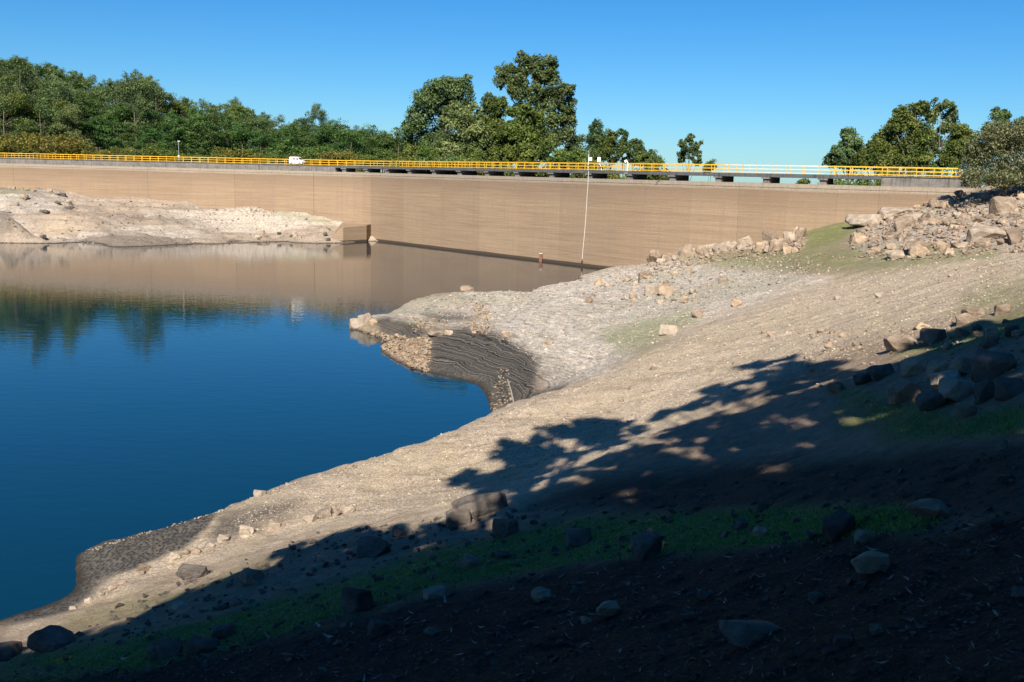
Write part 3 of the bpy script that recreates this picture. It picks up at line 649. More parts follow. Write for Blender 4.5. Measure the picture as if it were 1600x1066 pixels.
# concrete block at the foot of the left wing
def block():
    A = at_z(512, 379, 0); Bq = at_z(536, 379.5, 0); C_ = at_z(573, 377.5, 0)
    h = 3.3; d = np.array([.12, 1.0, 0])*9
    mb = MB(); lo = [A, Bq, C_, C_+d, A+d]; low = [p*np.array([1, 1, 0])+np.array([0, 0, -1]) for p in lo]; top = [A*np.array([1, 1, 0])+np.array([0, 0, .4]), Bq+np.array([0, 0, h-.4]), C_+np.array([0, 0, h-.15]), C_+d+np.array([0, 0, h]), A+d+np.array([0, 0, h])]
    mb.v = low+top; k = 5; mb.f = [list(range(k)), [k+0, k+1, k+4], [k+1, k+2, k+3, k+4]]+[[i, (i+1) % k, k+(i+1) % k, k+i] for i in range(k)]
    o = mb.build('footing_block', M['dam']); bm = bmesh.new(); bm.from_mesh(o.data); bmesh.ops.bevel(bm, geom=bm.edges[:], offset=.08, segments=1, affect='EDGES'); bm.to_mesh(o.data); bm.free()
    tag(o, 'square concrete footing block at the water by the far bank', 'concrete block')
block()

# ------------------------------------------------------------------ stones
def rock_mesh(seed, fx=1., fz=.6, bevel=.07, npts=15, rough=.05):
    r = np.random.default_rng(seed); bm = bmesh.new()
    for _ in range(npts):
        v = r.normal(size=3); v /= np.linalg.norm(v); v = np.sign(v)*np.abs(v)**.75; v /= max(1, np.max(np.abs(v))); v *= r.uniform(.82, 1.05)
        bm.verts.new((v[0]*.5*fx, v[1]*.42, v[2]*.5*fz))
    bmesh.ops.convex_hull(bm, input=bm.verts[:]); 
    for v in [v for v in bm.verts if not v.link_faces]: bm.verts.remove(v)
    bmesh.ops.dissolve_limit(bm, angle_limit=math.radians(14), verts=bm.verts[:], edges=bm.edges[:])
    if bevel: bmesh.ops.bevel(bm, geom=bm.edges[:], offset=bevel*.25, segments=1, affect='EDGES', profile=.6)
    bmesh.ops.triangulate(bm, faces=bm.faces[:])
    if bevel:
        bmesh.ops.subdivide_edges(bm, edges=[e for e in bm.edges if e.calc_length() > .16], cuts=1, use_grid_fill=True); bmesh.ops.triangulate(bm, faces=bm.faces[:])
        o3 = Vector(tuple(r.uniform(-50, 50, 3)))
        for v in bm.verts: v.co += Vector(mnoise.noise_vector(v.co*2.6+o3))*.05+Vector(mnoise.noise_vector(v.co*8+o3))*.034
    zmin = min(v.co.z for v in bm.verts)
    for v in bm.verts: v.co.z -= zmin
    mx = max(v.co.x for v in bm.verts)-min(v.co.x for v in bm.verts)
    zz = max(v.co.z for v in bm.verts)
    for v in bm.verts: v.co.x /= mx; v.co.y /= mx; v.co.z /= zz
    me = bpy.data.meshes.new('stone'); bm.to_mesh(me); bm.free(); return me
ROCKS = {k: [] for k in ('rock', 'rockpale', 'rocktan', 'rockdark')}
for k in ROCKS:
    for i in range(8):
        me = rock_mesh(100*len(k)+i*7+3, npts=[13, 15, 18, 22][i % 4]); me.materials.append(M[k]); ROCKS[k].append(me)
stone_log = {}
def put_stone(px, py, wpx, hpx, mat, cluster, label=None, name='stone', pos=None, ry=None, sink=.42, dmin=0):
    p = hit(px, py, dmin) if pos is None else pos
    if p is None: return None
    dist = (p-CAM)@fwd; w = wpx*dist/F; h = hpx*dist/F
    if wpx >= 24: name = 'boulder'
    o = bpy.data.objects.new(name, random.choice(ROCKS[mat] if wpx < 30 else ROCKS[mat][2::4]+ROCKS[mat][3::4])); COL.objects.link(o)
    o.scale = (w*1.04, w*random.uniform(.75, 1.15)*1.0, h*(1+sink)); o.location = (p[0], p[1]+w*.25, p[2]-h*sink)
    o.rotation_euler = (random.uniform(-.12, .12), random.uniform(-.12, .12) if ry is None else ry, random.choice([0, math.pi])+random.uniform(-.5, .5))
    tag(o, label, 'rock')
    if cluster: stone_log.setdefault(cluster, []).append((px, wpx, mat, o, label))
    return o
def in_poly(x, y, poly):
    c = False; n = len(poly)
    for i in range(n):
        a = poly[i]; b = poly[(i+1) % n]
        if (a[1] > y) != (b[1] > y) and x < (b[0]-a[0])*(y-a[1])/(b[1]-a[1]+1e-9)+a[0]: c = not c
    return c
def scatter(poly, n, w0, w1, asp, mats, cluster, dmin=0):
    x0 = min(p[0] for p in poly); x1 = max(p[0] for p in poly); y0 = min(p[1] for p in poly); y1 = max(p[1] for p in poly); k = 0; tr = 0
    while k < n and tr < n*40:
        tr += 1; x = random.uniform(x0, x1); y = random.uniform(y0, y1)
        if not in_poly(x, y, poly): continue
        w = w0*(w1/w0)**(random.random()**1.6); 
        if put_stone(x, y, w, w*random.uniform(*asp), random.choice(mats), cluster, dmin=dmin): k += 1
def chain(pl, n, w0, w1, mats, cluster, jit=4, asp=(.45, .8)):
    pl = np.array(pl, float); L = np.concatenate([[0], np.cumsum(np.hypot(*np.diff(pl, axis=0).T))])
    for k in range(n):
        t = (k+random.random())/n*L[-1]; x = np.interp(t, L, pl[:, 0])+random.uniform(-jit, jit); y = np.interp(t, L, pl[:, 1])+random.uniform(-jit, jit)*.5
        w = random.uniform(w0, w1); put_stone(x, y, w, w*random.uniform(*asp), random.choice(mats), cluster)
R_, PL, TN, DK = 'rock', 'rockpale', 'rocktan', 'rockdark'
# named single stones
for a in [
    (556, 514, 22, 14, PL, 'pale boulder standing in the water at the tip of the spit', 'spit tip'), (570, 506, 24, 16, PL, 'pinkish boulder stacked behind the one at the spit tip', 'spit tip'), (583, 507, 14, 8, TN, 'small ochre stone behind the spit-tip boulders', 'spit tip'),
    (729, 456, 22, 9, R_, 'flat brown stone on the upper rim of the spit', None), (682, 526, 34, 7, PL, 'long pale slab at the edge of the black mud', None), (700, 524, 13, 7, PL, 'light stone at the right end of the long slab', None), (790, 527, 14, 9, TN, 'square ochre stone on the pale silt above the mud', None), (856, 541, 17, 10, PL, 'lone pale stone on the silt slope above the inlet', None),
    (1202, 380, 20, 26, R_, 'upright brown boulder standing on top of the ridge before the dam', None), (1219, 391, 28, 18, R_, 'tilted boulder directly right of the upright ridge boulder', None), (1239, 366, 18, 15, R_, 'dark brown block at the right end of the ridge pile', None),
    (1110, 394, 34, 13, PL, 'broad pale slab on the ridge left of the boulder pile', None), (1031, 409, 30, 11, PL, 'light flat rock at the foot of the dam wall', None),
    (1011, 437, 23, 15, R_, 'squat tan rock beside the thin black marker post', None), (1019, 461, 24, 15, PL, 'bright boulder at the centre of the pale slope', None), (1040, 462, 26, 15, TN, 'brown boulder touching the bright one on the pale slope', None), (989, 467, 13, 10, R_, 'small reddish stone left of the slope boulders', None), (1092, 497, 19, 14, R_, 'pinkish rock alone on the grassy edge of the track', None), (1044, 522, 28, 13, PL, 'pale broken rock on the bank above the track edge', None), (1151, 480, 16, 12, TN, 'rust-coloured stone near the edge of the track', None),
    (1360, 352, 62, 15, PL, 'long pale ledge of bedrock near the grass patch', None), (1407, 338, 60, 14, PL, 'wide light slab below the right end of the dam', None), (1417, 357, 34, 17, R_, 'brown boulder in front of the wide light slab', None), (1436, 394, 38, 17, R_, 'rounded brown rock at the lower rim of the rock field', None), (1407, 402, 38, 12, PL, 'flat rock at the lower left rim of the rock field', None), (1545, 376, 56, 24, PL, 'large light boulder at the right of the rock field', None), (1567, 332, 36, 24, R_, 'large brown boulder under the grey bush', None), (1586, 382, 28, 26, R_, 'angular boulder at the right edge above the track', None), (1511, 325, 19, 10, PL, 'light stone beside the shade of the bush', None), (1471, 319, 10, 8, DK, 'small dark stone at the end of the dam wall', None), (1484, 398, 20, 11, TN, 'square stone low on the rim of the rock field', None),
    (1411, 546, 44, 20, R_, 'wide sunlit rock at the edge of the tree shadow', None), (1296, 545, 14, 8, R_, 'small red-brown stone on the track above the shadow', None),
    (1524, 497, 30, 16, R_, 'brown rock at the upper edge of the right-hand shadow', None), (1572, 490, 26, 15, R_, 'tan rock at the far right on the shadow edge', None), (1308, 614, 26, 17, R_, 'tan rock at the left end of the shaded grass', None), (1442, 513, 24, 9, TN, 'low flat stone above the right-hand shadow', None),
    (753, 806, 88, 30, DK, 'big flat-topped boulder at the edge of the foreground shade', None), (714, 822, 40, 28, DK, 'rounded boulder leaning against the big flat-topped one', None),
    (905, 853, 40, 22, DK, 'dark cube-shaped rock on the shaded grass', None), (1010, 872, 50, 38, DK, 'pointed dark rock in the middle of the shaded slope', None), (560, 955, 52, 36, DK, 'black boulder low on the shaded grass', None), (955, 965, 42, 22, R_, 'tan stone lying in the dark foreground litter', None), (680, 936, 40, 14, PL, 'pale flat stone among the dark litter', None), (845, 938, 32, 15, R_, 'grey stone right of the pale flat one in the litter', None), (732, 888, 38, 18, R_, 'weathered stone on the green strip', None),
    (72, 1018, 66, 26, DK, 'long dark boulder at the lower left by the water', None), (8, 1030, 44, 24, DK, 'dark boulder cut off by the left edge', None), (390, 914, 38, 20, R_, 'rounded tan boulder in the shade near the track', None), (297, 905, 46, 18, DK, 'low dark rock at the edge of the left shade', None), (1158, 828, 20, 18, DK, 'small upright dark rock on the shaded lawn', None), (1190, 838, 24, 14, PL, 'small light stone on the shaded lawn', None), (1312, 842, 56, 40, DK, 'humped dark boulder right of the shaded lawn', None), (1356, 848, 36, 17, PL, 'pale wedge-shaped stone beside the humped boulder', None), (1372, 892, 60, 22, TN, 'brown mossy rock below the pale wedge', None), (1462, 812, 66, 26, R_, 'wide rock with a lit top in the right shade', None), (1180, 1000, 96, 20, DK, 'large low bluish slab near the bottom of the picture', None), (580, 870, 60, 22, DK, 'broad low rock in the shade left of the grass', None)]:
    put_stone(a[0], a[1], a[2], a[3], a[4], None, a[5])
# cracked outcrop, block by block
for k, a in enumerate([(1436, 584, 46, 24, R_), (1470, 590, 38, 26, R_), (1510, 585, 44, 26, R_), (1484, 606, 48, 26, PL), (1420, 628, 50, 28, R_), (1500, 625, 62, 34, PL), (1460, 640, 48, 26, DK), (1512, 652, 28, 20, R_), (1541, 628, 32, 34, DK), (1560, 590, 64, 42, DK), (1580, 622, 40, 30, DK), (1380, 590, 40, 20, DK), (1350, 600, 36, 16, DK)]):
    put_stone(*a[:4], a[4], 'in the cracked outcrop in right shade', sink=.3)
scatter([(1440, 525), (1500, 505), (1600, 505), (1600, 560), (1460, 555)], 16, 14, 40, (.5, .85), [R_, R_, DK, PL], 'above the cracked outcrop on the right')
scatter([(1330, 372), (1380, 338), (1480, 305), (1600, 300), (1600, 385), (1540, 388), (1400, 405), (1335, 395)], 84, 10, 32, (.34, .6), [R_, R_, PL, TN], 'in the rock field below the bush')
scatter([(1180, 375), (1240, 350), (1262, 362), (1240, 398), (1180, 395)], 20, 10, 22, (.6, .95), [R_, R_, PL, TN], 'in the boulder pile on the ridge')
chain([(1015, 412), (1060, 405), (1100, 398), (1150, 390), (1180, 385)], 18, 11, 26, [R_, PL, PL], 'along the ridge below the dam', 5)
scatter([(890, 445), (1000, 430), (1130, 420), (1150, 470), (1090, 485), (990, 490), (900, 470)], 28, 8, 19, (.4, .75), [R_, PL, PL, TN], 'scattered over the pale slope', dmin=60)
chain([(100, 962), (190, 912), (250, 886), (310, 862), (390, 838), (480, 816), (560, 803)], 22, 11, 26, [PL, PL, R_], 'lining the near edge of the old track', 4, (.45, .7))
chain([(240, 828), (330, 802), (420, 770)], 5, 12, 22, [PL], 'on the lake-side rim of the old track', 2, (.3, .45))
scatter([(1270, 520), (1340, 515), (1350, 550), (1280, 548)], 10, 7, 15, (.4, .7), [R_, TN], 'loose on the track above the tree shadow')
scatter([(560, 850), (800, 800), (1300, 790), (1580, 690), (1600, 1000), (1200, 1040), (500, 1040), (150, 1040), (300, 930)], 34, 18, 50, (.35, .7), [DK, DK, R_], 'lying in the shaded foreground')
scatter([(650, 640), (720, 670), (1100, 530), (1250, 480), (1500, 420), (1590, 410), (1500, 480), (1200, 560), (900, 680)], 9, 8, 13, (.4, .7), [PL, R_], 'strewn along the sunlit track')
# far bank stones
def far_stone(px, py, w, h, mat, cl):
    p = fhit(px, py)
    if p is not None: put_stone(px, py, w, h, mat, cl, pos=p)
for k in range(12):
    far_stone(random.uniform(0, 110), random.uniform(300, 374), random.uniform(8, 14), random.uniform(4, 7), random.choice([R_, PL, DK]), 'on the left part of the far bank')
for x in (14, 20, 33, 41, 50): far_stone(x, 294+x*.1, 8, 5, R_, 'in the row atop the far bank')
for k in range(12):
    x = random.uniform(370, 515); far_stone(x, 372+random.uniform(-6, 6), random.uniform(6, 11), random.uniform(4, 7), random.choice([PL, R_, TN, DK]), 'at the waterline of the far bank')
SZ = [(10, 'small'), (18, 'medium'), (30, 'large'), (999, 'very large')]; TONE = {'rock': 'brown', 'rockpale': 'pale', 'rocktan': 'ochre', 'rockdark': 'dark'}
for cl, lst in stone_log.items():
    lst.sort(key=lambda a: a[0])
    for i, (px, w_, mt, o, lb) in enumerate(lst):
        if lb is None: o['label'] = '%s %s stone %s, %s from the left' % (next(n for s, n in SZ if w_ < s), TONE[mt], cl, ordinal(i+1))
        o['group'] = 'stones '+cl
# rubble and gravel that nobody could count
def rubble(name, spots, mat, label):
    base = []
    for k in range(6):
        me = rock_mesh(900+k, npts=9, bevel=0); V = np.array([v.co[:] for v in me.vertices]); Fc = [tuple(p.vertices) for p in me.polygons]; base.append((V, Fc)); bpy.data.meshes.remove(me)
    vs = []; fs = []; n0 = 0
    for (p, s) in spots:
        V, Fc = base[random.randrange(6)]; a = random.uniform(0, 6.28); c, sn = math.cos(a), math.sin(a); q = V*np.array([s, s, s*random.uniform(.4, .8)])
        vs.append(np.column_stack([q[:, 0]*c-q[:, 1]*sn, q[:, 0]*sn+q[:, 1]*c, q[:, 2]-s*.12])+p); fs += [tuple(i+n0 for i in f) for f in Fc]; n0 += len(V)
    return tag(mesh_obj(name, np.vstack(vs), fs, mat), label, 'stones', None, 'stuff')
def spots_in(poly, n, w0, w1, dmin=0, f=hit):
    x0 = min(p[0] for p in poly); x1 = max(p[0] for p in poly); y0 = min(p[1] for p in poly); y1 = max(p[1] for p in poly); out = []; tr = 0
    while len(out) < n and tr < n*30:
        tr += 1; x = random.uniform(x0, x1); y = random.uniform(y0, y1)
        if not in_poly(x, y, poly): continue
        p = hit(x, y, dmin) if f is hit else f(x, y)
        if p is None: continue
        d = (p-CAM)@fwd; out.append((p, (w0*(w1/w0)**(random.random()**2))*d/F))
    return out
rubble('rubble', spots_in([(562, 516), (600, 525), (672, 530), (672, 585), (640, 572), (590, 540)], 620, 3, 9, 55) + spots_in([(630, 495), (700, 500), (700, 520), (650, 520)], 160, 2.5, 6, 55) + spots_in([(742, 470), (765, 480), (762, 525), (735, 520)], 160, 3, 7, 55) + spots_in([(782, 570), (795, 575), (805, 640), (775, 655), (762, 645)], 110, 2.5, 7, 46), M['rocktan'], 'ochre rubble spilling along the lake side of the spit')
rubble('gravel', spots_in([(870, 440), (1060, 410), (1240, 395), (1330, 400), (1100, 490), (950, 500)], 900, 2, 6, 55) + spots_in([(1330, 370), (1480, 305), (1600, 305), (1600, 395), (1340, 405)], 0, 2.5, 8) + spots_in([(300, 850), (700, 690), (1000, 560), (1300, 450), (1590, 400), (1590, 480), (1100, 640), (700, 780), (480, 815)], 1500, 1.6, 4.5) + spots_in([(640, 480), (730, 455), (900, 430), (860, 470), (760, 520)], 350, 2, 5, 55), M['rockpale'], 'loose pale gravel over the dry lake bed')
rubble('rock_field_rubble', spots_in([(1325, 372), (1380, 338), (1480, 305), (1600, 300), (1600, 395), (1400, 410), (1335, 402)], 1500, 3, 12) + spots_in([(1000, 415), (1180, 380), (1262, 352), (1255, 395), (1180, 402), (1030, 425)], 420, 3, 9) + spots_in([(1260, 515), (1380, 520), (1600, 490), (1600, 640), (1420, 650), (1300, 625), (1240, 560)], 500, 3, 10), M['rock'], 'brown broken rubble between the boulders of the right bank')
rubble('track_grit', spots_in([(360, 815), (500, 745), (900, 605), (1100, 510), (1330, 430), (1600, 385), (1600, 480), (1420, 540), (1150, 600), (850, 720), (700, 790), (480, 820), (380, 835)], 9000, 1.3, 3.6) + spots_in([(640, 480), (740, 452), (1060, 408), (1250, 400), (1320, 425), (1000, 545), (880, 605), (800, 540)], 5000, 1.3, 3.6, 55), M['grit'], 'fine stony grit strewn over the sunlit bank')
rubble('crest_stones', [(p, s) for (px, py, _), (qx, qy, _) in zip(CREST[:9], CREST[1:10]) for p, s in spots_in([(px, py), (qx, qy), (qx, qy+6), (px, py+6)], 46, 2, 6)], M['rockpale'], 'row of small pale stones along the lake-side rim of the track')
rubble('far_rubble', spots_in([(0, 300), (120, 310), (300, 322), (420, 326), (520, 350), (520, 378), (180, 384), (0, 374)], 900, 1.5, 4, 0, fhit) + spots_in([(300, 318), (440, 326), (430, 340), (330, 334)], 200, 1.5, 4, 0, fhit), M['rockpale'], 'stony debris covering the far bank below the dam')
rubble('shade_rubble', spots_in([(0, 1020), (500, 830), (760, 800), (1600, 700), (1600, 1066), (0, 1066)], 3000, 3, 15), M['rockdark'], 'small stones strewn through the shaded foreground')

# ------------------------------------------------------------------ timber pieces
p0 = hit(793, 597, 46); p1 = hit(804, 640, 46)
if p0 is not None and p1 is not None: tag(MB().tube([p0+[0, 0, .12], (p0+p1)/2+[0, 0, .25], p1+[0, 0, .12]], .04, 7).build('pale_pole', M['greywood']), 'bleached straight pole lying on the mud of the inlet', 'pole')
p0 = hit(998, 443); tag(MB().tube([p0-[0, 0, .2], p0+[0, 0, 1.1]], .09, 7).build('marker_post', M['darkwood']), 'thin black marker post on the pale slope', 'post')

# ------------------------------------------------------------------ foliage
def leaves_mesh(name, lobes, n, size, mat, seed, droop=.3, sub=16, spread=.30, flat=.8, sat=3):
    """lobes: (centre, radii). many small leaf faces gathered in clumps through each lobe's volume"""
    r = np.random.default_rng(seed); Pn = []; T = []; O = []
    if sat:
        ex = []
        for c, rad in lobes:
            rad = np.array(rad, float)*np.ones(3)
            for _ in range(sat):
                d = r.normal(size=3); d /= np.linalg.norm(d); ex.append((np.array(c)+d*rad*r.uniform(.8, 1.15), rad*r.uniform(.25, .5)))
        lobes = list(lobes)+ex
    wts = np.array([np.prod(b)**(2/3) for a, b in lobes]); wts /= wts.sum()
    for (c, rad), w in zip(lobes, wts):
        c = np.array(c, float); rad = np.array(rad, float)*np.ones(3); k = max(4, int(sub)); m = max(k, int(n*w))
        d = r.normal(size=(k, 3)); d /= np.linalg.norm(d, axis=1)[:, None]; u = r.uniform(.2, 1.12, k)**(1/2.2)
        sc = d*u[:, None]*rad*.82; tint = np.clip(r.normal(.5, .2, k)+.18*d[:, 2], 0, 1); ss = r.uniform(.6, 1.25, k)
        idx = r.integers(0, k, m); off = r.normal(size=(m, 3)); off *= (np.minimum(1.9, np.linalg.norm(off, axis=1))/np.linalg.norm(off, axis=1))[:, None]
        p = sc[idx]+off*rad*spread*ss[idx][:, None]*np.array([1, 1, flat]); Pn.append(c+p); T.append(np.clip(tint[idx]+r.normal(0, .13, m), 0, 1)); O.append(p/np.linalg.norm(p+1e-6, axis=1)[:, None])
    Pn = np.vstack(Pn); T = np.concatenate(T); O = np.vstack(O); N = len(Pn)
    nr = r.normal(size=(N, 3))*.75+O*.8+np.array([0, 0, .45]); nr /= np.linalg.norm(nr, axis=1)[:, None]
    a = r.normal(size=(N, 3)); a[:, 2] -= droop*2; a -= nr*(a*nr).sum(1)[:, None]; a /= np.linalg.norm(a, axis=1)[:, None]; b = np.cross(nr, a)
    s = size*r.uniform(.55, 1.35, N)[:, None]
    V = np.stack([Pn-a*s, Pn+b*s*.5+nr*s*.12, Pn+a*s, Pn-b*s*.5+nr*s*.12], 1).reshape(-1, 3); Fq = np.arange(4*N).reshape(-1, 4)
    me = bpy.data.meshes.new(name); me.vertices.add(4*N); me.vertices.foreach_set('co', V.ravel()); me.loops.add(4*N); me.loops.foreach_set('vertex_index', Fq.ravel())
    me.polygons.add(N); me.polygons.foreach_set('loop_start', np.arange(N)*4); me.polygons.foreach_set('loop_total', np.full(N, 4)); me.update(calc_edges=True)
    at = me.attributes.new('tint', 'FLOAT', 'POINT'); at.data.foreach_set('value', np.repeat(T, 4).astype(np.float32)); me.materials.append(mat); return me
def trunk_mb(lobes, base, r0, top=None):
    mb = MB(); base = np.array(base, float); cs = [np.array(c, float) for c, _ in lobes]; hi = max(cs, key=lambda c: c[2]) if top is None else np.array(top)
    mid = base+(hi-base)*.5+np.array([random.uniform(-.03, .03), random.uniform(-.03, .03), 0])*np.linalg.norm(hi-base)
    tp = [base+(mid-base)*t if t < 1 else mid+(hi-mid)*(t-1) for t in np.linspace(0, 2, 9)]
    mb.tube(tp, list(np.linspace(r0, r0*.22, 9)), 8)
    for c in cs:
        if np.allclose(c, hi): continue
        zz = np.clip((c[2]-base[2])/(hi[2]-base[2]+1e-6)-.22, .12, .9)*2; st = base+(mid-base)*zz if zz < 1 else mid+(hi-mid)*(zz-1)
        k = st+(c-st)*.5+np.array([0, 0, -.06*np.linalg.norm(c-st)]); mb.tube([st, k, c], [r0*.38*(1-zz*.3), r0*.24, r0*.1], 6)
    return mb
def tree_at(name, base, lobes_w, n, size, lm, label, cat='tree', group=None, r0=.35, droop=.3, sub=16, seed=1, spread=.30):
    """a tree from world-space lobes"""
    base = np.array(base, float); root = empty(name, base, label, cat, group); L = [(np.array(c)-base, r) for c, r in lobes_w]
    trunk_mb(L, (0, 0, 0), r0).build('trunk', M['bark'], root, True)
    o = bpy.data.objects.new('crown', leaves_mesh('crown', L, n, size, lm, seed, droop, sub, spread)); COL.objects.link(o); o.parent = root; return root
def img_tree(name, px, d, zb, lobes, n, size, lm, label, r0=.35, sub=16, seed=1, spread=.3, group=None, cat='tree', droop=.3, thick=.9):
    """a tree whose boughs stand where the photograph shows them: (x, y, half width, half height) in px, at distance d"""
    n = int(n*1.9); size *= .70
    base = at_d(px, hor(px), d); base[2] = zb; L = []; rr = np.random.default_rng(seed)
    for (x, y, a, b) in lobes:
        dd = d+rr.uniform(-1, 1)*a*d/F*.7; c = at_d(x, y, dd); L.append((c, (a*dd/F, thick*a*dd/F, b*dd/F)))
    return tree_at(name, base, L, n, size, lm, label, cat, group, r0, droop, sub, seed, spread)
# --- the big group in the middle, below the dam
img_tree('eucalyptus_tree', 690, 215, -2, [(680, 140, 20, 18), (700, 140, 26, 18), (724, 148, 18, 22), (668, 162, 22, 22), (655, 185, 22, 22), (700, 175, 26, 22), (648, 215, 22, 26), (640, 200, 10, 20), (680, 215, 26, 28), (720, 180, 18, 20)], 15000, .42, M['euc'], 'broad rounded eucalyptus at the left of the middle tree group', .5, 20, 11)
img_tree('eucalyptus_tree', 722, 206, -2, [(712, 175, 22, 16), (735, 180, 18, 18), (715, 205, 28, 22), (740, 215, 22, 24), (710, 235, 30, 18)], 8000, .42, M['euc'], 'dark lower eucalyptus beside the broad rounded one', .4, 16, 12)
img_tree('eucalyptus_tree', 768, 210, -2, [(765, 160, 18, 14), (775, 170, 18, 16), (765, 190, 22, 20), (758, 215, 24, 24), (785, 230, 24, 22), (755, 240, 26, 14)], 9000, .42, M['euc2'], 'bright green shorter tree between the two tall middle eucalypts', .4, 16, 13)
img_tree('eucalyptus_tree', 838, 212, -3, [(788, 108, 12, 12), (782, 125, 12, 14), (796, 120, 10, 12), (820, 98, 14, 13), (834, 100, 14, 14), (858, 100, 14, 14), (850, 118, 18, 16), (812, 120, 16, 16), (812, 145, 16, 14), (862, 135, 14, 18), (838, 150, 22, 18), (885, 142, 13, 14), (886, 165, 12, 18), (865, 165, 20, 18), (830, 180, 26, 22), (870, 200, 24, 26), (840, 220, 28, 26), (888, 200, 12, 24), (895, 230, 14, 20), (800, 135, 9, 12)], 22000, .42, M['euc'], 'tallest eucalyptus of the picture, ragged crown, right of middle group', .6, 17, 14, .27)
img_tree('eucalyptus_tree', 815, 204, -2, [(812, 180, 20, 16), (825, 195, 24, 18), (805, 205, 22, 22), (835, 230, 26, 20), (808, 240, 22, 16)], 9000, .42, M['euc2'], 'bright leafy tree in front of the tallest eucalyptus', .4, 16, 15)
for k, (x, y, a) in enumerate([(640, 240, 14), (668, 236, 16), (745, 247, 16), (778, 246, 14), (824, 243, 12), (795, 240, 8), (880, 245, 18), (910, 245, 14)]):
    img_tree('young_tree', x, 200, -1, [(x, y, a, 14), (x-a*.4, y+8, a*.8, 12), (x+a*.4, y+9, a*.8, 12)], 2200, .32, M['euc2'], 'low bright sapling just behind the railing, %s from the left' % ordinal(k+1), .15, 14, 30+k, .3, 'saplings behind the middle railing')
# --- the smaller ones right of it
img_tree('eucalyptus_tree', 934, 235, -6, [(934, 200, 9, 14), (928, 218, 12, 14), (940, 225, 12, 12), (926, 240, 16, 14)], 4500, .36, M['euc'], 'pointed eucalyptus just right of the tall middle group', .25, 15, 41)
img_tree('eucalyptus_tree', 955, 225, -6, [(952, 215, 12, 12), (958, 232, 16, 14), (945, 245, 18, 12)], 3500, .36, M['euc2'], 'lower bright tree between the pointed eucalypts', .25, 15, 42)
img_tree('eucalyptus_tree', 972, 240, -6, [(971, 212, 9, 11), (974, 226, 11, 12), (978, 242, 14, 12)], 3000, .36, M['euc'], 'slender airy eucalyptus behind the instrument masts', .2, 12, 43, .25)
img_tree('eucalyptus_tree', 992, 240, -6, [(990, 224, 9, 10), (998, 232, 10, 11), (992, 246, 14, 12)], 3000, .36, M['euc'], 'short eucalyptus above the floodlight post', .2, 12, 44, .26)
img_tree('eucalyptus_tree', 1018, 215, -4, [(1014, 245, 12, 10), (1026, 252, 10, 10), (1004, 252, 12, 10)], 2200, .34, M['euc2'], 'low bushy tree left of the open sky gap', .2, 12, 45)
img_tree('eucalyptus_tree', 1077, 225, -6, [(1080, 217, 8, 9), (1068, 230, 10, 10), (1088, 232, 9, 12), (1076, 240, 12, 10), (1064, 245, 8, 10), (1090, 250, 8, 9)], 3400, .34, M['euc'], 'small lone eucalyptus against the open sky', .22, 11, 46, .24)
img_tree('young_tree', 1110, 230, -6, [(1112, 258, 8, 8), (1106, 264, 9, 8)], 900, .3, M['euc2'], 'treetop just showing over the railing right of the lone tree', .15, 10, 47)
img_tree('young_tree', 1256, 200, -5, [(1256, 285, 8, 6), (1252, 288, 8, 6)], 500, .3, M['euc2'], 'tiny treetop seen in the gap below the bridge deck', .12, 8, 48)
# --- right-hand group beyond the dam's end
img_tree('eucalyptus_tree', 1322, 165, -2, [(1326, 215, 12, 14), (1332, 228, 16, 14), (1310, 240, 14, 12), (1322, 250, 20, 12), (1296, 250, 10, 12), (1340, 248, 14, 14)], 7000, .30, M['euc'], 'left-most dark eucalyptus of the right-hand group', .35, 17, 51)
img_tree('eucalyptus_tree', 1362, 158, -2, [(1362, 238, 14, 14), (1372, 228, 12, 14), (1350, 252, 16, 12), (1372, 255, 18, 12)], 5000, .30, M['euc2'], 'lower green tree between the two dark right-hand eucalypts', .3, 15, 52)
img_tree('eucalyptus_tree', 1420, 162, -2, [(1406, 182, 12, 14), (1428, 170, 14, 12), (1398, 200, 16, 16), (1420, 195, 18, 18), (1442, 170, 10, 12), (1400, 225, 20, 20), (1425, 230, 22, 22), (1392, 250, 22, 14), (1375, 225, 14, 18), (1440, 205, 14, 18), (1430, 255, 26, 12)], 15000, .30, M['euc2'], 'tall bright-leaved eucalyptus left of the forked crown, right group', .42, 18, 53)
img_tree('eucalyptus_tree', 1468, 164, -2, [(1470, 165, 14, 12), (1484, 182, 12, 14), (1456, 180, 12, 14), (1478, 200, 10, 12), (1450, 215, 12, 16), (1488, 200, 8, 12), (1440, 240, 18, 18), (1470, 250, 22, 14), (1460, 225, 14, 14), (1482, 235, 16, 18)], 9500, .30, M['euc'], 'highest tree of the right-hand group with gaps in its crown', .2, 13, 54, .26)
img_tree('eucalyptus_tree', 1505, 155, -2, [(1500, 205, 14, 12), (1512, 218, 16, 16), (1498, 232, 16, 18), (1520, 240, 18, 16), (1490, 250, 18, 12)], 7000, .28, M['euc2'], 'rounded green tree right of the highest right-hand tree', .35, 16, 55)
img_tree('eucalyptus_tree', 1564, 150, 4, [(1562, 184, 13, 12), (1566, 200, 15, 12), (1548, 205, 12, 12), (1570, 220, 18, 14)], 5000, .28, M['euc'], 'domed eucalyptus rising behind the grey bush', .35, 15, 56)
img_tree('eucalyptus_tree', 1606, 145, 4, [(1602, 200, 14, 14), (1612, 190, 16, 16), (1605, 220, 18, 16)], 4000, .28, M['euc'], 'eucalyptus cut off by the right edge behind the bush', .35, 15, 57)
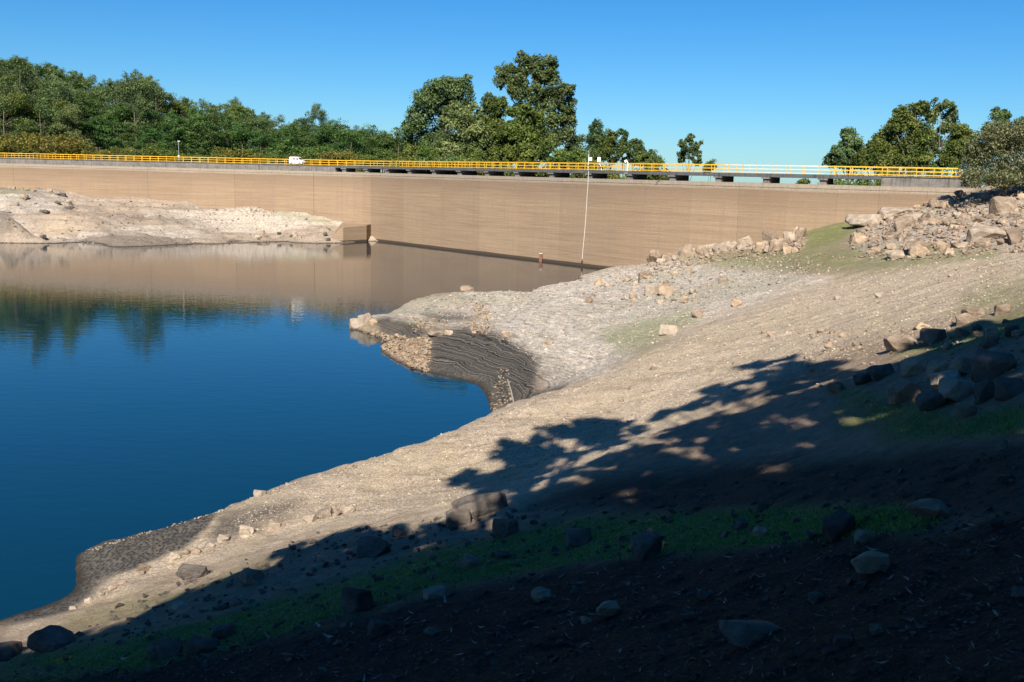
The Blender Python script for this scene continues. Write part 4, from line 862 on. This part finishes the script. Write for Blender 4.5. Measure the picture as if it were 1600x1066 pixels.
# --- the grey bush at the end of the dam
def bush():
    b = at_d(1568, 308, 100); b[2] = 12.2; L = []; rr = np.random.default_rng(5)
    for (x, y, a, h) in [(1520, 250, 20, 26), (1512, 272, 14, 14), (1540, 228, 24, 24), (1560, 215, 22, 22), (1585, 210, 24, 22), (1555, 250, 28, 28), (1590, 245, 30, 30), (1530, 275, 22, 16), (1570, 280, 26, 16), (1605, 275, 26, 20), (1625, 240, 30, 34), (1640, 270, 26, 22)]:
        dd = 100+rr.uniform(-2, 2); L.append((at_d(x, y, dd), (a*dd/F, a*dd/F, h*dd/F)))
    tree_at('willow_bush', b, L, 30000, .12, M['willow'], 'wide grey-green bush at the right end of the dam', 'bush', None, .2, .5, 40, 61, .3)
bush()

# --- forest on the left hill: prototypes, then copies
def proto_lobes(kind, r):
    L = []
    if kind == 'euc':
        L.append(((0, 0, .90), (.13, .13, .11)))
        for k in range(11):
            z = r.uniform(.24, .86); a = r.uniform(0, 6.28); q = (.10+.14*(1-abs(z-.6)*1.6)); L.append(((math.cos(a)*q, math.sin(a)*q, z), (r.uniform(.12, .17),)*2+(r.uniform(.09, .14),)))
    elif kind == 'pine':
        L.append(((0, 0, .88), (.16, .16, .11)))
        for k in range(12):
            z = r.uniform(.22, .82); a = k*2.4+r.uniform(-.3, .3); q = .12+.22*(1-z); L.append(((math.cos(a)*q, math.sin(a)*q, z), (.17, .17, .10)))
    else:
        for k in range(7):
            a = r.uniform(0, 6.28); q = r.uniform(0, .42); L.append(((math.cos(a)*q, math.sin(a)*q, r.uniform(.35, .72)), (.34, .34, .27)))
    return L
PROTO = {}
for kind, num, nl, sz, mt in (('euc', 6, 11000, .0125, 'euc'), ('eucb', 3, 11000, .0125, 'euc2'), ('pine', 4, 9500, .0155, 'pine'), ('shrub', 4, 3600, .034, 'shrub'), ('greenshrub', 2, 3600, .034, 'euc2')):
    PROTO[kind] = []
    for i in range(num):
        kk = {'eucb': 'euc', 'greenshrub': 'shrub'}.get(kind, kind); r = np.random.default_rng(70+i+len(kind)*13); L = proto_lobes(kk, r)
        cm = leaves_mesh('crown', L, nl, sz, M[mt], 200+i, .3, 13, .30); tm = trunk_mb(L, (0, 0, 0), .014 if kk != 'shrub' else .03)
        to = tm.build('trunk', M['bark'], None, True); me = to.data; bpy.data.objects.remove(to); PROTO[kind].append((cm, me))
forest = {}
def plant(kind, px, d, H, wf, row, z=None):
    p = at_d(px, hor(px), d); zz = float(hill_h(np.array([p[0]]), np.array([p[1]]))[0]) if z is None else z
    nm = {'euc': 'eucalyptus_tree', 'eucb': 'eucalyptus_tree', 'pine': 'pine_tree', 'shrub': 'shrub', 'greenshrub': 'shrub'}[kind]
    root = empty(nm, (p[0], p[1], zz-.4), None, nm.split('_')[0] if 'shrub' in nm else 'tree'); root.scale = (H*wf, H*wf, H); root.rotation_euler = (0, 0, random.uniform(0, 6.28))
    cm, tm = random.choice(PROTO[kind])
    for n_, me in (('trunk', tm), ('crown', cm)):
        o = bpy.data.objects.new(n_, me); COL.objects.link(o); o.parent = root
    forest.setdefault((row, kind), []).append((px, root))
def top_to_H(px, ytop, d):
    p = at_d(px, ytop, d); b = at_d(px, hor(px), d); z = float(hill_h(np.array([b[0]]), np.array([b[1]]))[0]); return p[2]-z+.4
# skyline row
xs = list(np.arange(-20, 640, 24))
for x in xs:
    x += random.uniform(-6, 6); d = random.uniform(375, 400); y = np.interp(x, SKYX, SKYY)+random.uniform(-3, 5); H = np.clip(top_to_H(x, y, d), 10, 24); plant('euc' if random.random() < .75 else 'eucb', x, d, H, random.uniform(.8, 1.05), 'on the skyline of the left hill')
plant('euc', 494, 380, top_to_H(494, 160, 380), .62, 'single'); plant('euc', 372, 372, top_to_H(372, 152, 372), .5, 'on the skyline of the left hill')
for d0, dl, step, lo, hi, kinds, row, bias in ((345, 365, 30, 13, 19, ('euc', 'euc', 'eucb', 'pine'), 'in the upper row of the left hill', 0), (308, 330, 30, 12, 19, ('euc', 'euc', 'eucb', 'pine'), 'in the middle row of the left hill', 0), (268, 292, 30, 11, 17, ('euc', 'pine', 'eucb', 'pine'), 'in the lower row of the left hill', 0)):
    for x in np.arange(-25, 655, step):
        x += random.uniform(-9, 9); d = random.uniform(d0, dl); H = random.uniform(lo, hi)*np.interp(x, [0, 250, 650], [1.12, .95, .72]); y = np.interp(x, SKYX, SKYY)+6; H = min(H, max(6, top_to_H(x, y, d))); plant(random.choice(kinds), x, d, H, random.uniform(1.0, 1.35), row)
for x in (40, 90, 215):    # the tall dark ones at the left
    d = 262; plant('euc', x, d, min(26, top_to_H(x, {40: 92, 90: 110, 215: 110}[x], d)), .75, 'standing tall before the left hill')
for x in (-15, 12, 40, 66, 95, 120): plant('eucb' if x in (40, 95) else 'euc', x, random.uniform(236, 246), np.clip(top_to_H(x, 150+random.uniform(-10, 14), 240), 5, 16), 1.15, 'close behind the shrubs at far left')
for x in np.arange(130, 645, 25):
    x += random.uniform(-8, 8); d = random.uniform(232, 250); p = at_d(x, hor(x), d); y = 178+.03*x+random.uniform(-8, 14); plant('pine', x, d, np.clip(top_to_H(x, y, d), 5, 13), random.uniform(1.0, 1.3), 'in the front row behind the left railing')
for x in np.arange(-10, 640, 20):
    x += random.uniform(-6, 6); d = dam_at(dam_s(x), 0)[0][1]+random.uniform(12, 16); y = (200 if x < 130 else 222)+random.uniform(-4, 10)+.02*x; plant('shrub' if (x < 170 or random.random() < .3) else 'greenshrub', x, d, np.clip(top_to_H(x, y, d), 2.2, 7.5), random.uniform(1.0, 1.35), 'along the road behind the left railing')
for x in np.arange(630, 1030, 11):
    x += random.uniform(-4, 4); d = dam_at(dam_s(x), 0)[0][1]+random.uniform(10, 14); H = 10; y = 256+random.uniform(-10, 8)+.012*(x-640); plant('greenshrub' if random.random() < .8 else 'shrub', x, d, H, .62, 'hiding the foot of the middle trees', at_d(x, y, d)[2]-9.0)
for x in (668, 680, 692, 704, 716, 728, 740):
    d = dam_at(dam_s(x), 0)[0][1]+16; plant('greenshrub', x, d, 12, .6, 'hiding the foot of the middle trees', at_d(x, 244+random.uniform(-4, 4), d)[2]-10.8)
for x in np.arange(1298, 1500, 17):
    d = dam_at(dam_s(x), 0)[0][1]+random.uniform(9, 12); plant('greenshrub', x, d, 9, .55, 'behind the right end of the railing', at_d(x, 262+random.uniform(-8, 5), d)[2]-8.2)
DESC = {'euc': 'dark grey-green eucalyptus', 'eucb': 'brighter green eucalyptus', 'pine': 'rounded deep green pine', 'shrub': 'yellow-brown autumn shrub', 'greenshrub': 'green leafy shrub'}
for (row, kind), lst in forest.items():
    lst.sort(key=lambda a: a[0])
    for i, (px, o) in enumerate(lst):
        o['label'] = 'lone round-headed eucalyptus standing clear above the left hill' if row == 'single' else '%s %s, %s from the left' % (DESC[kind], row, ordinal(i+1))
        o['group'] = ('shrubs ' if 'shrub' in kind else 'trees ')+row
        if row == 'single': del o['group']

# --- trees behind the viewer, whose shade covers the foreground: boughs set where their shadows fall
def shade_bough(px, py, rpx, yt, ry=None):
    p = hit(px, py); L = (p[1]-yt)/(-TOSUN[1]); c = p+np.array([TOSUN[0]*L, TOSUN[1]*L, L*math.tan(SUN_EL)]); d = (p-CAM)@fwd
    r = rpx*d/F; return (c, (r, r*1.1, (r if ry is None else ry*d/F*1.0)))
SHADE = [(1680, 465), (1560, 490), (1470, 505), (1428, 522), (1418, 562), (1380, 560), (1330, 553), (1250, 552), (1165, 560), (1135, 585), (1092, 608), (1070, 630), (1000, 634), (910, 644), (845, 672), (785, 692), (735, 716), (712, 750), (745, 775), (795, 790), (770, 812), (690, 812), (610, 812), (500, 822), (440, 850), (330, 897), (200, 948), (100, 988), (0, 1012), (-140, 1050), (-140, 1290), (1780, 1290), (1780, 440)]
HOLES = [(1030, 680, 34, 22), (1100, 700, 40, 22), (1180, 705, 26, 16), (1225, 650, 26, 20), (1280, 655, 30, 18), (1060, 745, 26, 14), (1340, 645, 34, 20), (1470, 600, 36, 20), (1400, 620, 22, 12), (1540, 640, 30, 14), (1440, 705, 46, 10), (1380, 690, 30, 9), (1250, 765, 30, 8), (1540, 700, 40, 8), (740, 822, 14, 7), (590, 868, 16, 6), (1500, 640, 30, 10), (1460, 540, 18, 10), (1570, 700, 40, 10)]
def edge_dist(x, y):
    dm = 1e9
    for i in range(len(SHADE)):
        a = np.array(SHADE[i], float); b = np.array(SHADE[(i+1) % len(SHADE)], float); ab = b-a; t = np.clip(((x-a[0])*ab[0]+(y-a[1])*ab[1])/(ab@ab), 0, 1); dm = min(dm, math.hypot(x-a[0]-t*ab[0], y-a[1]-t*ab[1]))
    return dm
STREES = {'low spreading shade tree on the left behind the viewer': (-13, -8), 'tall shade tree behind the viewer, second from the left': (-4, -10), 'broad shade tree directly behind the viewer': (4, -9), 'leafy shade tree on the slope right behind the viewer': (11, -8), 'dense shade tree farthest right behind the viewer': (19, -8)}
_hr = random.Random(12)
HOLES += [(_hr.uniform(820, 1600), _hr.uniform(560, 770), _hr.uniform(12, 26), _hr.uniform(7, 14)) for _ in range(10)]
BO = {k: [] for k in STREES}; cover = []
rs = np.random.default_rng(4)
for r_m, cnt in ((1.7, 240), (1.1, 700), (.7, 1100), (.45, 1500)):
    for _ in range(cnt):
        x = rs.uniform(-130, 1760); y = 470+(1280-470)*rs.uniform(0, 1)**1.3
        if not in_poly(x, y, SHADE): continue
        p = hit(x, y)
        if p is None: continue
        d = (p-CAM)@fwd; rx = r_m*F/d; ry = rx*max(.25, min(1, 10/d))
        if edge_dist(x, y) < rx*.45: continue
        if any(((x-hx_)/(hw*.75+rx*.35))**2+((y-hy_)/(hh*.75+ry*.35))**2 < 1 for hx_, hy_, hw, hh in HOLES): continue
        if any(math.hypot(p[0]-q[0], (p[1]-q[1])*.62) < .5*(r_m*.4+rr*.9) for q, rr in cover): continue
        cover.append((p, r_m)); yt = float(np.clip(-9+.5*p[1], -9, 9)); L = (p[1]-yt)/(-TOSUN[1])  # unseen boughs drawn forward overhead to cut sky light on the foreground
        if yt > -4 and p[2]+L*math.tan(SUN_EL) < 20: yt = -5.; L = (p[1]-yt)/(-TOSUN[1])
        c = p+np.array([TOSUN[0]*L, TOSUN[1]*L, L*math.tan(SUN_EL)])
        k = min(STREES, key=lambda k: abs(STREES[k][0]-c[0])); BO[k].append((c, (r_m, r_m, r_m*.9)))
for k, (lb, lst) in enumerate(BO.items()):
    if not lst: continue
    bx, by = STREES[lb]; zb = float(hz(np.array([bx]), np.array([by]))[0])-.3
    tree_at('shade_tree', (bx, by, zb), lst, min(60000, 700*len(lst)), .25, M['euc'], lb, 'tree', 'trees behind the viewer', .32, .3, 9, 80+k, .24)

# ------------------------------------------------------------------ grass blades and dead leaves in the foreground shade
def blades(name, polys, n, h, mat, label, w=.012):
    vs = []; fs = []; T = []
    sp = []
    for poly, k in polys: sp += spots_in(poly, k, 1, 1)
    for p, _ in sp:
        for b in range(5):
            q = p+np.array([random.gauss(0, .10), random.gauss(0, .10), 0]); q[2] = float(hz(np.array([q[0]]), np.array([q[1]]))[0])-.01; a = random.uniform(0, 6.28); hh = h*random.uniform(.5, 1.3); l = np.array([math.cos(a), math.sin(a), 0]); t = np.array([random.gauss(0, .4), random.gauss(0, .4), 1])*hh; n0 = len(vs)
            vs += [q-l*w, q+l*w, q+t]; fs.append((n0, n0+1, n0+2)); T += [random.random()]*3
    o = mesh_obj(name, vs, fs, mat); at = o.data.attributes.new('tint', 'FLOAT', 'POINT'); at.data.foreach_set('value', np.array(T, np.float32)); return tag(o, label, 'grass', None, 'stuff')
M['grass'] = leaf_material('short_grass', (.04, .12, .035), (.085, .23, .065), (.17, .33, .11), .3)
GSTRIP = [(0, 1040), (250, 990), (480, 930), (700, 860), (900, 812), (1150, 800), (1450, 795), (1450, 825), (1150, 855), (900, 880), (700, 915), (450, 985), (200, 1050)]
blades('short_grass', [(GSTRIP, 9000), ([(1310, 605), (1430, 630), (1500, 655), (1600, 630), (1600, 675), (1400, 685)], 900), ([(1430, 535), (1600, 500), (1600, 525), (1450, 555)], 300)], 0, .045, M['grass'], 'short green grass on the shaded bank')
def litter():
    vs = []; fs = []; T = []
    for p, s in spots_in([(0, 1060), (500, 970), (800, 905), (1250, 850), (1600, 800), (1600, 1066), (0, 1066)], 1500, 3, 13):
        a = random.uniform(0, 6.28); l = np.array([math.cos(a), math.sin(a), random.gauss(0, .25)]); b = np.array([-l[1], l[0], random.gauss(0, .5)]); n0 = len(vs); c = p+np.array([0, 0, .02]); bend = np.array([0, 0, random.uniform(-.2, .5)])*s
        vs += [c-l*s+bend*.6, c+b*s*.16, c+l*s*.9+bend, c-b*s*.16]; fs.append((n0, n0+1, n0+2, n0+3)); T += [random.random()]*4
    o = mesh_obj('leaf_litter', vs, fs, M['drylf']); at = o.data.attributes.new('tint', 'FLOAT', 'POINT'); at.data.foreach_set('value', np.array(T, np.float32)); tag(o, 'dry fallen eucalyptus leaves and bark strips in the shade', 'leaf litter', None, 'stuff')
M['drylf'] = leaf_material('dry_leaf', (.05, .038, .027), (.14, .11, .08), (.38, .33, .27), .1)
litter()
